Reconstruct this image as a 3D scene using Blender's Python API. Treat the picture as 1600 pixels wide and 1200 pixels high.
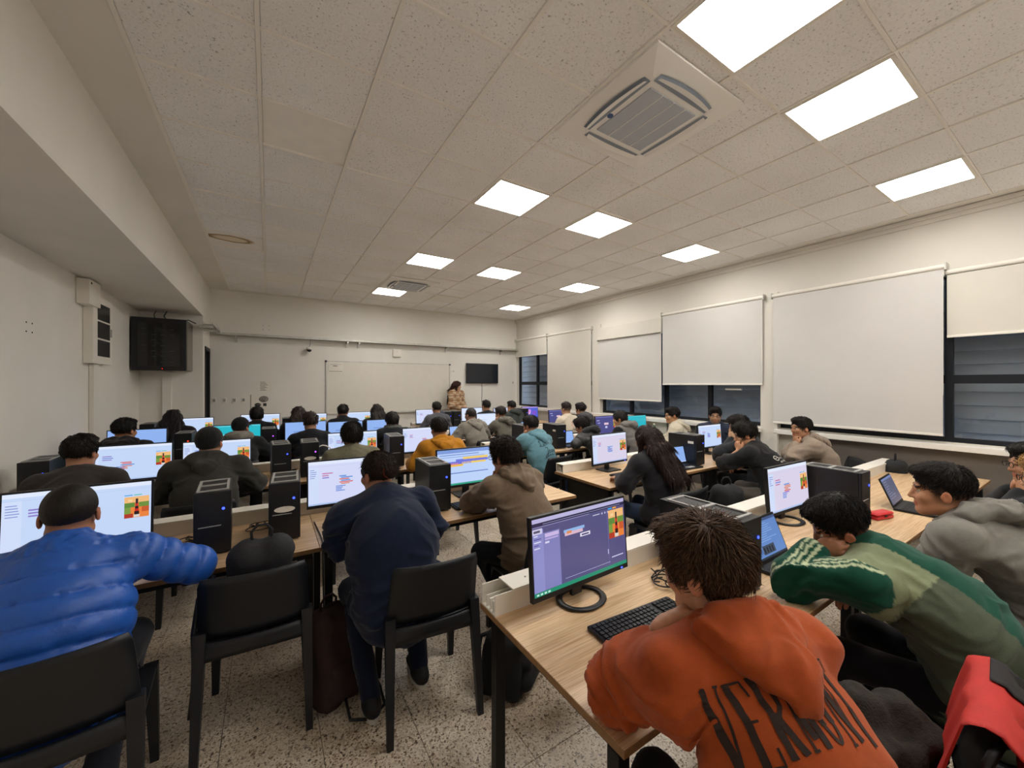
import bpy, bmesh, math, random, time
import numpy as np
from mathutils import Vector, Matrix
from mathutils.bvhtree import BVHTree

T0 = time.time()
for _o in list(bpy.data.objects):
    bpy.data.objects.remove(_o, do_unlink=True)
scene = bpy.context.scene
COL = scene.collection
R = math.radians

# ------------------------------------------------------------------ camera, world, exposure
CAM_Z, FPX, YAW = 1.68, 601.0, 32.3
cam_d = bpy.data.cameras.new('camera')
cam_d.sensor_width = 36.0
cam_d.lens = 36.0 * FPX / 1600.0
cam_d.clip_start = 0.05
cam = bpy.data.objects.new('camera', cam_d)
COL.objects.link(cam)
cam.location = (0, 0, CAM_Z)
cam.rotation_euler = (R(90), 0, R(-YAW))
scene.camera = cam

w = bpy.data.worlds.new('dusk')
scene.world = w
w.use_nodes = True
bg = w.node_tree.nodes['Background']
bg.inputs[0].default_value = (0.50, 0.58, 0.70, 1)
bg.inputs[1].default_value = 1.6

vs = scene.view_settings
vs.view_transform = 'Standard'
vs.look = 'None'
vs.exposure = 0.0
vs.gamma = 1.0
vs.use_curve_mapping = False
scene.cycles.max_bounces = 16
scene.cycles.diffuse_bounces = 10

PANEL_GLOW = 25.0
SCREEN_GLOW = 1.0

# ------------------------------------------------------------------ helpers
def lin(c):
    if isinstance(c, str):
        c = c.lstrip('#')
        c = [int(c[i:i + 2], 16) / 255 for i in (0, 2, 4)]
    return tuple(((x / 12.92) if x <= 0.04045 else ((x + 0.055) / 1.055) ** 2.4) for x in c[:3])

def at(u, Y):
    """x of the room point on the vertical plane y = Y seen in photo column u"""
    a = (u - 800) / FPX
    s, c = math.sin(R(YAW)), math.cos(R(YAW))
    return Y / (c - s * a) * (s + c * a)

MATS = {}
def mat(name, col='#808080', rough=0.6, metal=0.0, noise=0.0, nscale=8.0, bump=0.0, bscale=60.0, spec=0.5,
        emit=None, estr=0.0, attr=False, sheen=0.0, trans=0.0, ior=1.45, coat=0.0, stretch=None):
    if name in MATS:
        return MATS[name]
    m = bpy.data.materials.new(name)
    m.use_nodes = True
    nt = m.node_tree
    b = nt.nodes['Principled BSDF']
    L = nt.links
    c = lin(col) if isinstance(col, str) else col
    b.inputs['Base Color'].default_value = (*c, 1)
    b.inputs['Roughness'].default_value = rough
    b.inputs['Metallic'].default_value = metal
    b.inputs['Specular IOR Level'].default_value = spec
    b.inputs['IOR'].default_value = ior
    b.inputs['Transmission Weight'].default_value = trans
    b.inputs['Sheen Weight'].default_value = sheen
    b.inputs['Coat Weight'].default_value = coat
    tc = nt.nodes.new('ShaderNodeTexCoord')
    src = tc.outputs['Object']
    if stretch:
        mp = nt.nodes.new('ShaderNodeMapping')
        mp.inputs['Scale'].default_value = stretch
        L.new(src, mp.inputs['Vector'])
        src = mp.outputs['Vector']
    base = None
    if attr:
        at_ = nt.nodes.new('ShaderNodeAttribute')
        at_.attribute_name = 'Col'
        base = at_.outputs['Color']
    if noise > 0:
        n = nt.nodes.new('ShaderNodeTexNoise')
        n.inputs['Scale'].default_value = nscale
        n.inputs['Detail'].default_value = 5
        L.new(src, n.inputs['Vector'])
        mr = nt.nodes.new('ShaderNodeMapRange')
        mr.inputs['From Min'].default_value = 0.3
        mr.inputs['From Max'].default_value = 0.7
        mr.inputs['To Min'].default_value = 1 - noise
        mr.inputs['To Max'].default_value = 1 + noise
        L.new(n.outputs['Fac'], mr.inputs['Value'])
        mx = nt.nodes.new('ShaderNodeVectorMath')
        mx.operation = 'SCALE'
        if base is not None:
            L.new(base, mx.inputs[0])
        else:
            mx.inputs[0].default_value = c
        L.new(mr.outputs['Result'], mx.inputs['Scale'])
        base = mx.outputs['Vector']
    if base is not None:
        L.new(base, b.inputs['Base Color'])
    if bump > 0:
        n2 = nt.nodes.new('ShaderNodeTexNoise')
        n2.inputs['Scale'].default_value = bscale
        n2.inputs['Detail'].default_value = 4
        L.new(src, n2.inputs['Vector'])
        bp = nt.nodes.new('ShaderNodeBump')
        bp.inputs['Strength'].default_value = bump
        bp.inputs['Distance'].default_value = 0.01
        L.new(n2.outputs['Fac'], bp.inputs['Height'])
        L.new(bp.outputs['Normal'], b.inputs['Normal'])
    if emit is not None:
        e = lin(emit) if isinstance(emit, str) else emit
        b.inputs['Emission Color'].default_value = (*e, 1)
        b.inputs['Emission Strength'].default_value = estr
    MATS[name] = m
    return m

class MB:
    """collects simple shapes; build() links them as one mesh object"""
    def __init__(s):
        s.v, s.f, s.c, s.cur = [], [], [], (1, 1, 1)
    def add(s, vs_, fs):
        o = len(s.v)
        s.v += [tuple(p) for p in vs_]
        s.f += [tuple(i + o for i in f) for f in fs]
        s.c += [s.cur] * len(vs_)
        return s
    def box(s, lo, hi, bev=0.0, M=None):
        if bev <= 0:
            x0, y0, z0 = lo; x1, y1, z1 = hi
            p = [(x0,y0,z0),(x1,y0,z0),(x1,y1,z0),(x0,y1,z0),(x0,y0,z1),(x1,y0,z1),(x1,y1,z1),(x0,y1,z1)]
            fs = [(0,3,2,1),(4,5,6,7),(0,1,5,4),(1,2,6,5),(2,3,7,6),(3,0,4,7)]
        else:
            bm = bmesh.new()
            bmesh.ops.create_cube(bm, size=1)
            for q in bm.verts:
                q.co = Vector([lo[i] + (q.co[i] + 0.5) * (hi[i] - lo[i]) for i in range(3)])
            bmesh.ops.bevel(bm, geom=bm.edges[:], offset=bev, segments=2, affect='EDGES', profile=0.6)
            bm.verts.index_update()
            p = [tuple(q.co) for q in bm.verts]
            fs = [tuple(q.index for q in f.verts) for f in bm.faces]
            bm.free()
        if M is not None:
            p = [tuple(M @ Vector(q)) for q in p]
        return s.add(p, fs)
    def cone(s, a, b, ra, rb, n=12, caps=True):
        a, b = Vector(a), Vector(b)
        d = (b - a).normalized()
        t = d.orthogonal().normalized(); u = d.cross(t)
        p = []
        for c, r in ((a, ra), (b, rb)):
            for i in range(n):
                g = 2 * math.pi * i / n
                p.append(c + (t * math.cos(g) + u * math.sin(g)) * r)
        fs = [(i, (i + 1) % n, n + (i + 1) % n, n + i) for i in range(n)]
        if caps:
            fs += [tuple(range(n))[::-1], tuple(range(n, 2 * n))]
        return s.add(p, fs)
    def tube(s, pts, r, n=6, closed=False):
        pts = [Vector(p) for p in pts]
        m = len(pts)
        rr = r if isinstance(r, (list, tuple)) else [r] * m
        p = []
        t = None
        for i in range(m):
            a = pts[(i - 1) % m] if (closed or i > 0) else pts[i]
            b = pts[(i + 1) % m] if (closed or i < m - 1) else pts[i]
            d = (b - a).normalized()
            t = d.orthogonal().normalized() if t is None else (t - d * t.dot(d)).normalized()
            u = d.cross(t)
            for k in range(n):
                g = 2 * math.pi * k / n
                p.append(pts[i] + (t * math.cos(g) + u * math.sin(g)) * rr[i])
        fs = []
        for i in range(m if closed else m - 1):
            j = (i + 1) % m
            for k in range(n):
                fs.append((i * n + k, i * n + (k + 1) % n, j * n + (k + 1) % n, j * n + k))
        if not closed:
            fs += [tuple(range(n))[::-1], tuple(range((m - 1) * n, m * n))]
        return s.add(p, fs)
    def quad(s, a, b, c, d):
        return s.add([a, b, c, d], [(0, 1, 2, 3)])
    def sheet(s, fn, nu, nv, th, nrm):
        """thick surface: fn(u,v) -> point, offset by th along nrm"""
        nrm = Vector(nrm) * th
        P = [[Vector(fn(i / nu, j / nv)) for j in range(nv + 1)] for i in range(nu + 1)]
        p = [q for row in P for q in row] + [q + nrm for row in P for q in row]
        k = (nu + 1) * (nv + 1)
        I = lambda i, j: i * (nv + 1) + j
        fs = []
        for i in range(nu):
            for j in range(nv):
                f = (I(i, j), I(i + 1, j), I(i + 1, j + 1), I(i, j + 1))
                fs.append(f[::-1]); fs.append(tuple(q + k for q in f))
        ring = [I(i, 0) for i in range(nu)] + [I(nu, j) for j in range(nv)] + [I(i, nv) for i in range(nu, 0, -1)] + [I(0, j) for j in range(nv, 0, -1)]
        for a, b in zip(ring, ring[1:] + ring[:1]):
            fs.append((a, b, b + k, a + k))
        return s.add(p, fs)
    def mesh(s, name, m, smooth=False, col=False):
        me = bpy.data.meshes.new(name)
        me.from_pydata(s.v, [], s.f)
        if m is not None:
            me.materials.append(m)
        if col:
            ca = me.color_attributes.new('Col', 'FLOAT_COLOR', 'POINT')
            ca.data.foreach_set('color', [x for c in s.c for x in (*c, 1.0)])
        if smooth:
            me.polygons.foreach_set('use_smooth', [True] * len(me.polygons))
        me.update()
        return me
    def build(s, name, m, parent=None, loc=(0, 0, 0), rot=(0, 0, 0), smooth=False, col=False):
        return obj(name, s.mesh(name, m, smooth, col), parent, loc, rot)

def obj(name, me, parent=None, loc=(0, 0, 0), rot=(0, 0, 0)):
    o = bpy.data.objects.new(name, me)
    COL.objects.link(o)
    o.location = loc
    o.rotation_euler = rot
    if parent is not None:
        o.parent = parent
    return o

def tag(o, label=None, cat=None, group=None, kind=None):
    if label: o['label'] = label
    if cat: o['category'] = cat
    if group: o['group'] = group
    if kind: o['kind'] = kind
    return o

def thing(name, label, cat, loc=(0, 0, 0), rz=0.0, group=None):
    o = obj(name, None, None, loc, (0, 0, rz))
    o.empty_display_size = 0.1
    return tag(o, label, cat, group)

def copy_tree(root, loc, rz=0.0, label=None):
    c = root.copy(); COL.objects.link(c)
    c.location = loc; c.rotation_euler = (0, 0, rz)
    if label: c['label'] = label
    for ch in root.children:
        k = ch.copy(); COL.objects.link(k); k.parent = c
        for g in ch.children:
            q = g.copy(); COL.objects.link(q); q.parent = k
    return c

def struct(o):
    o['kind'] = 'structure'
    return o
# ------------------------------------------------------------------ surface materials
def node_mat(name, fn, rough=0.7):
    m = bpy.data.materials.new(name)
    m.use_nodes = True
    nt = m.node_tree
    b = nt.nodes['Principled BSDF']
    b.inputs['Roughness'].default_value = rough
    tc = nt.nodes.new('ShaderNodeTexCoord')
    def N(t, **kw):
        n = nt.nodes.new('ShaderNode' + t)
        for k, v in kw.items():
            if k.startswith('_'): setattr(n, k[1:], v)
            else: n.inputs[k].default_value = v
        return n
    def ramp(stops, inp):
        r = nt.nodes.new('ShaderNodeValToRGB')
        el = r.color_ramp.elements
        while len(el) < len(stops): el.new(0.5)
        for e, (p, c) in zip(el, stops):
            e.position = p
            e.color = (*(lin(c) if isinstance(c, str) else c), 1)
        nt.links.new(inp, r.inputs[0])
        return r.outputs[0]
    def mix(a, b_, f, mode='MIX'):
        x = nt.nodes.new('ShaderNodeMix'); x.data_type = 'RGBA'; x.blend_type = mode
        for s, v in ((0, f), (6, a), (7, b_)):
            if isinstance(v, bpy.types.NodeSocket): nt.links.new(v, x.inputs[s])
            elif s == 0: x.inputs[0].default_value = v
            else: x.inputs[s].default_value = (*(lin(v) if isinstance(v, str) else v), 1)
        return x.outputs[2]
    def bump(h, strength, dist=0.01):
        p = nt.nodes.new('ShaderNodeBump')
        p.inputs['Strength'].default_value = strength
        p.inputs['Distance'].default_value = dist
        nt.links.new(h, p.inputs['Height'])
        nt.links.new(p.outputs[0], b.inputs['Normal'])
    fn(nt, b, tc, N, ramp, mix, bump)
    MATS[name] = m
    return m

def _wall(nt, b, tc, N, ramp, mix, bump):
    n = N('TexNoise', Scale=1.3, Detail=5.0)
    nt.links.new(tc.outputs['Object'], n.inputs['Vector'])
    n2 = N('TexNoise', Scale=90.0, Detail=3.0)
    nt.links.new(tc.outputs['Object'], n2.inputs['Vector'])
    c = ramp([(0.3, '#dfdcd5'), (0.7, '#e7e4de')], n.outputs['Fac'])
    nt.links.new(c, b.inputs['Base Color'])
    bump(n2.outputs['Fac'], 0.12)
M_WALL = node_mat('painted_plaster', _wall, 0.75)
M_WALLR = mat('window_wall_darkened_for_light', '#d9d5cc', 0.75, noise=0.03, nscale=1.5, bump=0.05, bscale=90)  # common wall paint toned darker to offset strong light on the window side

def _tile(nt, b, tc, N, ramp, mix, bump):
    ge = N('NewGeometry')
    v = N('TexNoise', Scale=75.0, Detail=2.0, Roughness=0.6)
    nt.links.new(ge.outputs['Position'], v.inputs['Vector'])
    n = N('TexNoise', Scale=1.1, Detail=3.0)
    nt.links.new(ge.outputs['Position'], n.inputs['Vector'])
    c1 = ramp([(0.28, '#aaa8a4'), (0.37, '#f3f3f3'), (0.65, '#fafafa')], v.outputs['Fac'])
    c2 = ramp([(0.3, '#f4f3f2'), (0.7, '#ffffff')], n.outputs['Fac'])
    nt.links.new(mix(c1, c2, 1.0, 'MULTIPLY'), b.inputs['Base Color'])
    bump(v.outputs['Fac'], 0.45)
M_TILE = node_mat('fissured_ceiling_tile', _tile, 0.9)
M_PLAIN = mat('plain_ceiling_panel', '#f0eeea', 0.7, noise=0.03)
M_STRIP = mat('ceiling_grid_metal', '#efece6', 0.6)

def _stain(nt, b, tc, N, ramp, mix, bump):
    mp = N('Mapping'); mp.inputs['Location'].default_value = (0.06, 0.10, 0); mp.inputs['Scale'].default_value = (1.0, 1.7, 1)
    nt.links.new(tc.outputs['Object'], mp.inputs['Vector'])
    n = N('TexNoise', Scale=5.0, Detail=4.0)
    nt.links.new(tc.outputs['Object'], n.inputs['Vector'])
    l = N('VectorMath', _operation='LENGTH')
    nt.links.new(mp.outputs[0], l.inputs[0])
    a = N('Math', _operation='MULTIPLY_ADD'); a.inputs[1].default_value = 0.12
    nt.links.new(n.outputs['Fac'], a.inputs[0]); nt.links.new(l.outputs['Value'], a.inputs[2])
    c = ramp([(0.0, '#eae2d0'), (0.22, '#e0d4ba'), (0.26, '#8a6a44'), (0.29, '#c4ad88'), (0.33, '#f0eeea')], a.outputs[0])
    nt.links.new(c, b.inputs['Base Color'])
M_STAIN = node_mat('water_stained_tile', _stain, 0.9)

def _terrazzo(nt, b, tc, N, ramp, mix, bump):
    ge = N('NewGeometry')
    v = N('TexVoronoi', Scale=105.0)
    nt.links.new(ge.outputs['Position'], v.inputs['Vector'])
    n = N('TexNoise', Scale=115.0, Detail=2.0)
    nt.links.new(ge.outputs['Position'], n.inputs['Vector'])
    n3 = N('TexNoise', Scale=2.0, Detail=3.0)
    nt.links.new(ge.outputs['Position'], n3.inputs['Vector'])
    chips = ramp([(0.0, '#55483c'), (0.14, '#85735f'), (0.26, '#cbbda9'), (0.62, '#e2d8c8'), (1.0, '#ece4d6')], v.outputs['Color'])
    grit = ramp([(0.35, '#4a3d33'), (0.43, '#ffffff')], n.outputs['Fac'])
    wear = ramp([(0.3, '#e2dbd2'), (0.7, '#ffffff')], n3.outputs['Fac'])
    c = mix(mix(chips, grit, 0.85, 'MULTIPLY'), wear, 1.0, 'MULTIPLY')
    nt.links.new(c, b.inputs['Base Color'])
M_TERR = node_mat('terrazzo', _terrazzo, 0.35)
M_GROUT = mat('tile_joint', '#6f675c', 0.8)

def _wood(nt, b, tc, N, ramp, mix, bump):
    ge = N('NewGeometry')
    mp = N('Mapping'); mp.inputs['Scale'].default_value = (1.3, 26.0, 8.0)
    nt.links.new(ge.outputs['Position'], mp.inputs['Vector'])
    n = N('TexNoise', Scale=1.0, Detail=7.0, Roughness=0.6, Distortion=0.5)
    nt.links.new(mp.outputs[0], n.inputs['Vector'])
    mp2 = N('Mapping'); mp2.inputs['Scale'].default_value = (5.0, 160.0, 30.0)
    nt.links.new(ge.outputs['Position'], mp2.inputs['Vector'])
    n2 = N('TexNoise', Scale=1.0, Detail=4.0)
    nt.links.new(mp2.outputs[0], n2.inputs['Vector'])
    c = ramp([(0.25, '#bd9a70'), (0.45, '#d2b28a'), (0.6, '#dbbf99'), (0.8, '#c9a87f')], n.outputs['Fac'])
    c2 = ramp([(0.35, '#d8cbbd'), (0.6, '#ffffff')], n2.outputs['Fac'])
    nt.links.new(mix(c, c2, 0.8, 'MULTIPLY'), b.inputs['Base Color'])
    bump(n2.outputs['Fac'], 0.04)
M_WOOD = node_mat('light_oak_laminate', _wood, 0.38)
M_EDGE = mat('oak_edge_band', '#8d6a45', 0.5, noise=0.15, nscale=30)
M_BLACKMETAL = mat('black_steel', '#17181b', 0.45, metal=0.3, bump=0.03)
M_WHITEPL = mat('white_plastic', '#e6e2d9', 0.45, noise=0.02)
M_GREYPL = mat('grey_plastic', '#9c9c9a', 0.5)
M_DARKPL = mat('dark_plastic', '#15161a', 0.42, noise=0.1, nscale=20, bump=0.02, bscale=300)
M_CHAIR = mat('chair_polypropylene', '#13161c', 0.42, noise=0.08, nscale=6, bump=0.03, bscale=400)
M_GALV = mat('galvanised_steel', '#c2c1bb', 0.42, metal=0.5, noise=0.12, nscale=12)
M_FRAME = mat('dark_window_aluminium', '#22252b', 0.4, metal=0.4)
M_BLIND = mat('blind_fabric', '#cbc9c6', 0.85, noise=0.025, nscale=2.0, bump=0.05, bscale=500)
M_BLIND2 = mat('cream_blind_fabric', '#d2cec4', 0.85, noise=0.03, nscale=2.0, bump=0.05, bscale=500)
M_PANELGREY = mat('grey_wall_panel', '#6d665f', 0.7, noise=0.06)
M_GLASS = mat('window_glass', '#ffffff', 0.02, trans=1.0, ior=1.45)
M_LOUVER = mat('louver_metal', '#939fab', 0.45, metal=0.2, noise=0.1, nscale=3)
M_PAPER = mat('paper', '#e4e0d6', 0.8)
M_INK = mat('ink', '#3a3936', 0.8)
M_BLACKGLASS = mat('black_glass', '#08090b', 0.12, coat=0.3)
M_WBOARD = mat('whiteboard_enamel', '#dedad0', 0.22, noise=0.02)
M_HOLE = mat('dark_void', '#050506', 0.9)

# ------------------------------------------------------------------ room shell
XL, XB, XR, YF, YB, ZC, ZB = -1.79, -0.97, 6.12, 9.42, -2.2, 3.53, 2.87
YN = 8.55                                   # nib wall that carries the network cabinet
floor = struct(MB().box((XL - .2, YB - .2, -0.12), (XR + .2, YF + .2, -0.004)).build('floor', M_GROUT))
TS = 0.40
tile_me = MB().box((-TS / 2 + .0016, -TS / 2 + .0016, -0.01), (TS / 2 - .0016, TS / 2 - .0016, 0)).mesh('floor_tile', M_TERR)
far = MB()
ix = 0
x = XL + TS / 2
while x < XR + TS / 2:
    y = YB + TS / 2
    while y < YF + TS / 2:
        if -1.8 < x < 3.0 and 0.0 < y < 4.3:
            obj('floor_tile', tile_me, floor, (x, y, 0))
        else:
            far.box((x - TS / 2 + .0016, y - TS / 2 + .0016, -0.01), (x + TS / 2 - .0016, y + TS / 2 - .0016, 0))
        y += TS
    x += TS
tag(far.build('floor_tile_field', M_TERR, floor), kind='stuff')

struct(MB().box((XL - .15, YB - .15, 0), (XL, YF + .15, ZB + .02)).build('wall_left', M_WALL))
nib = MB()
nib.box((XL, YN, 0), (XB, YN + .12, ZB))
nib.box((XB - .12, YN + .12, 2.32), (XB, YF, ZB))
nib.box((XB - .12, YN + .12, 0), (XB, YN + .20, 2.32))
struct(nib.build('wall_nib', M_WALL))
dr = struct(MB().box((XB - .10, YN + .20, 0), (XB - .06, YF - .02, 2.32)).build('door_1', mat('door_dark', '#0d0d0f', 0.5)))
d_ = MB()
d_.box((XB - .055, YN + .20, 0), (XB + .012, YN + .26, 2.36)); d_.box((XB - .055, YF - .08, 0), (XB + .012, YF - .02, 2.36))
d_.box((XB - .055, YN + .20, 2.30), (XB + .012, YF - .02, 2.36))
d_.build('door_frame', mat('door_frame_dark', '#121214', 0.5), dr)
MB().tube([(XB - .06, YN + .36, 1.02), (XB + .01, YN + .36, 1.02), (XB + .01, YN + .47, 1.02)], .012, 8).build('door_handle', M_GALV, dr)
bk = MB()
bk.box((XL - .15, YB - .15, ZB), (XB, YF + .15, ZC + .2))
struct(bk.build('wall_bulkhead', M_WALL))
struct(MB().box((XL - .15, YF, 0), (XR + .15, YF + .15, ZC + .2)).build('wall_front', M_WALL))
struct(MB().box((XL - .15, YB - .15, 0), (XR + .15, YB, ZC + .2)).build('wall_back', M_WALL))

# right wall with three window openings
OPEN = [(6.30, 9.34), (2.80, 6.02), (-1.95, 2.58)]
Z0, Z1 = 1.06, 2.86
rw = MB()
rw.box((XR, YB, Z1), (XR + .15, YF, ZC + .2))
rw.box((XR, YB, 0), (XR + .15, YF, Z0))
ys = [YB] + [v for o_ in reversed(OPEN) for v in o_] + [YF]
for a, b in zip(ys[0::2], ys[1::2]):
    rw.box((XR, a, Z0), (XR + .15, b, Z1))
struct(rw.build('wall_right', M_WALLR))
# dark lower panels, white ledge, pilasters
lp = MB()
for a, b in ((-2.15, 2.24), (2.82, 4.40)):
    lp.box((XR - .02, a, 0.02), (XR, b, 0.985))
struct(lp.build('trim_1', M_PANELGREY))
sl = MB()
sl.box((XR - .13, YB, 0.985), (XR, 2.60, 1.045), .006)
sl.box((XR - .13, 2.78, 0.985), (XR, YF, 1.045), .006)
struct(sl.build('trim_2', M_WALL))
pl = MB()
pl.box((XR - .07, 2.58, 0), (XR, 2.80, 2.98)); pl.box((XR - .05, 6.03, 0), (XR, 6.28, 2.98))
pl.box((XR - .13, 2.56, 0), (XR - .07, 2.60, 1.0)); pl.box((XR - .13, 2.22, 0), (XR - .02, 2.26, 0.985))
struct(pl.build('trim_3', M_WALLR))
cv = MB()
cv.box((XR - .06, YB, ZC - .055), (XR, YF, ZC - .01)); cv.box((XR - .03, YB, ZC - .095), (XR, YF, ZC - .055))
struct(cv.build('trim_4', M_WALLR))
struct(MB().box((XL, YB, 0), (XL + .015, YN, 0.09)).build('baseboard_left', M_PANELGREY))
struct(MB().box((XB, YF - .015, 0), (XR, YF, 0.09)).build('baseboard_front', M_PANELGREY))
struct(MB().box((XL, 0.9, 0.84), (XL + .025, 3.6, 0.90), .004).build('trim_5', mat('worn_ledge', '#a89f92', .7, noise=.1)))

# ------------------------------------------------------------------ ceiling: slab, grid, single tiles
ceil = struct(MB().box((XB, YB, ZC + .03), (XR, YF, ZC + .2)).build('ceiling', M_WALL))
GX, GY, PX, PY = -0.65, 0.67, 0.60, 0.575
NXT, K0, K1 = 11, -5, 15
bd = MB()
bd.box((XB, YB, ZC - .004), (GX - .012, YF, ZC + .03)); bd.box((GX + NXT * PX + .012, YB, ZC - .004), (XR, YF, ZC + .03))
bd.box((GX - .012, GY + K1 * PY + .012, ZC - .004), (GX + NXT * PX + .012, YF, ZC + .03))
bd.build('border_band', M_WALL, ceil)
gm = MB().box((-.011, 0, 0), (.011, YF - YB - .15, .02)).mesh('grid_runner', M_STRIP)
for i in range(NXT + 1):
    obj('grid_runner', gm, ceil, (GX + i * PX, YB + .03, ZC - .003))
gm2 = MB().box((0, -.008, 0), (NXT * PX, .008, .02)).mesh('grid_cross_bar', M_STRIP)
for k in range(K0, K1 + 1):
    obj('grid_cross_bar', gm2, ceil, (GX, GY + k * PY, ZC - .0015))
LIT = {(4, -4), (6, -4), (9, -4), (4, 0), (6, 0), (9, 0), (4, 4), (6, 4), (9, 4), (4, 8), (6, 8), (9, 8), (4, 12), (9, 12)}
PLAIN = {(1, 0), (1, 4), (1, 8), (1, 12)}
tm = MB().box((-PX / 2 + .0125, -PY / 2 + .0095, 0), (PX / 2 - .0125, PY / 2 - .0095, .018), .003)
tme, tpl, tst = (tm.mesh('ceiling_tile', m_) for m_ in (M_TILE, M_PLAIN, M_STAIN))
rnd = random.Random(4)
for i in range(NXT):
    for k in range(K0, K1):
        if (i, k) in LIT or (i, k) == (6, 12):
            continue
        o_ = obj('ceiling_tile', tpl if (i, k) in PLAIN else tst if (i, k) == (0, 9) else tme, ceil,
                 (GX + (i + .5) * PX, GY + (k + .5) * PY, ZC + .002 + rnd.uniform(0, .006)))
        o_.rotation_euler = (rnd.uniform(-.006, .006), rnd.uniform(-.006, .006), 0)
        if (i, k) == (0, 9): o_.rotation_euler = (0.03, 0, 0)
        if (i, k) == (1, 4): o_.location.z += .01

def _diff(nt, b, tc, N, ramp, mix, bump):
    n = N('TexNoise', Scale=2.2, Detail=1.0)
    nt.links.new(tc.outputs['Object'], n.inputs['Vector'])
    c = ramp([(0.35, (1.0, .92, .81)), (0.62, (1.0, .985, .965))], n.outputs['Fac'])
    b.inputs['Base Color'].default_value = (.9, .9, .88, 1)
    nt.links.new(c, b.inputs['Emission Color'])
    b.inputs['Emission Strength'].default_value = PANEL_GLOW
M_DIFF = node_mat('lit_diffuser', _diff, 0.4)
M_DIFF_OFF = mat('unlit_diffuser', '#e3e0d8', 0.35)
RN = {-4: 'row behind the camera', 0: 'nearest row', 4: 'second row from the camera', 8: 'third row from the camera', 12: 'farthest row by the front wall'}
CN = {4: 'left column', 6: 'middle column', 9: 'column nearest the windows'}
lf = MB()
hx, hy = PX / 2 - .004, PY / 2 - .004
for a, b in (((-hx, -hy), (hx, -hy + .022)), ((-hx, hy - .022), (hx, hy)), ((-hx, -hy + .022), (-hx + .022, hy - .022)), ((hx - .022, -hy + .022), (hx, hy - .022))):
    lf.box((a[0], a[1], -.008), (b[0], b[1], .02))
lfm = lf.mesh('frame', M_WHITEPL)
ldm = MB().box((-hx + .02, -hy + .02, -.004), (hx - .02, hy - .02, .01)).mesh('diffuser', M_DIFF)
ldo = MB().box((-hx + .02, -hy + .02, -.004), (hx - .02, hy - .02, .01)).mesh('diffuser', M_DIFF_OFF)
for (i, k) in sorted(LIT) + [(6, 12)]:
    lit = (i, k) in LIT
    t = thing('ceiling_light', ('glowing square LED ceiling panel, %s, %s' if lit else 'switched-off square ceiling panel, %s, %s') % (RN[k], CN[i]),
              'ceiling light', (GX + (i + .5) * PX, GY + (k + .5) * PY, ZC), 0, 'square LED ceiling panels')
    obj('frame', lfm, t); obj('diffuser', ldm if lit else ldo, t)

# ------------------------------------------------------------------ cassette air conditioners
M_ACW = mat('air_conditioner_plastic', '#f0eeea', 0.45)
M_ACG = mat('air_grille', '#b4bac4', 0.5, bump=0.3, bscale=120)
M_LOGO = mat('blue_badge', '#3e5a8c', 0.4)
def aircon(label, loc):
    t = thing('air_conditioner', label, 'air conditioner', loc)
    S = .44
    m = MB()
    # shallow pyramid panel with a flat centre
    o_, i_ = S, .29
    P = [(-o_, -o_, 0), (o_, -o_, 0), (o_, o_, 0), (-o_, o_, 0), (-o_, -o_, -.014), (o_, -o_, -.014), (o_, o_, -.014), (-o_, o_, -.014),
         (-i_, -i_, -.034), (i_, -i_, -.034), (i_, i_, -.034), (-i_, i_, -.034)]
    F = [(0, 1, 5, 4), (1, 2, 6, 5), (2, 3, 7, 6), (3, 0, 4, 7), (4, 5, 9, 8), (5, 6, 10, 9), (6, 7, 11, 10), (7, 4, 8, 11), (8, 9, 10, 11), (3, 2, 1, 0)]
    m.add(P, F)
    m.build('panel', M_ACW, t)
    g = MB().box((-.23, -.23, -.042), (.23, .23, -.033), .004).build('grille', M_ACG, t)
    for i in range(1, 4):
        MB().box((-.23 + i * .115 - .003, -.23, -.0445), (-.23 + i * .115 + .003, .23, -.0415)).build('grille_rib', M_ACW, g)
    for q in range(4):
        M = Matrix.Rotation(q * math.pi / 2, 4, 'Z')
        n = 10
        so, fl = [], []
        for j in range(n + 1):
            xx = -.26 + .52 * j / n
            bow = .030 * (1 - (xx / .26) ** 2)
            zo = lambda yy: -.014 - .020 * min(1, (-(yy) - S) / (.29 - S)) if False else -.036
            so += [M @ Vector((xx, -.325 - bow, -.0335)), M @ Vector((xx, -.272, -.0375))]
            fl += [M @ Vector((xx * .96, -.318 - bow * .8, -.050)), M @ Vector((xx * .96, -.290 - bow * .35, -.040))]
        F_ = [(2 * j, 2 * j + 2, 2 * j + 3, 2 * j + 1) for j in range(n)]
        slot = MB().add(so, F_).build('air_outlet', mat('outlet_shadow', '#8a93a0', 0.6), t)
        MB().add(fl, F_).build('louver_flap', M_ACW, slot)
    MB().cone((-.252, .08, -.039), (-.252, .08, -.033), .020, .020, 16).build('badge', M_LOGO, t)
    return t
aircon('large cassette air conditioner beside the nearest ceiling light', (2.20, 1.76, ZC - .004))
aircon('small-looking cassette air conditioner near the front wall', (2.20, 7.08, ZC - .004))

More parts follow.
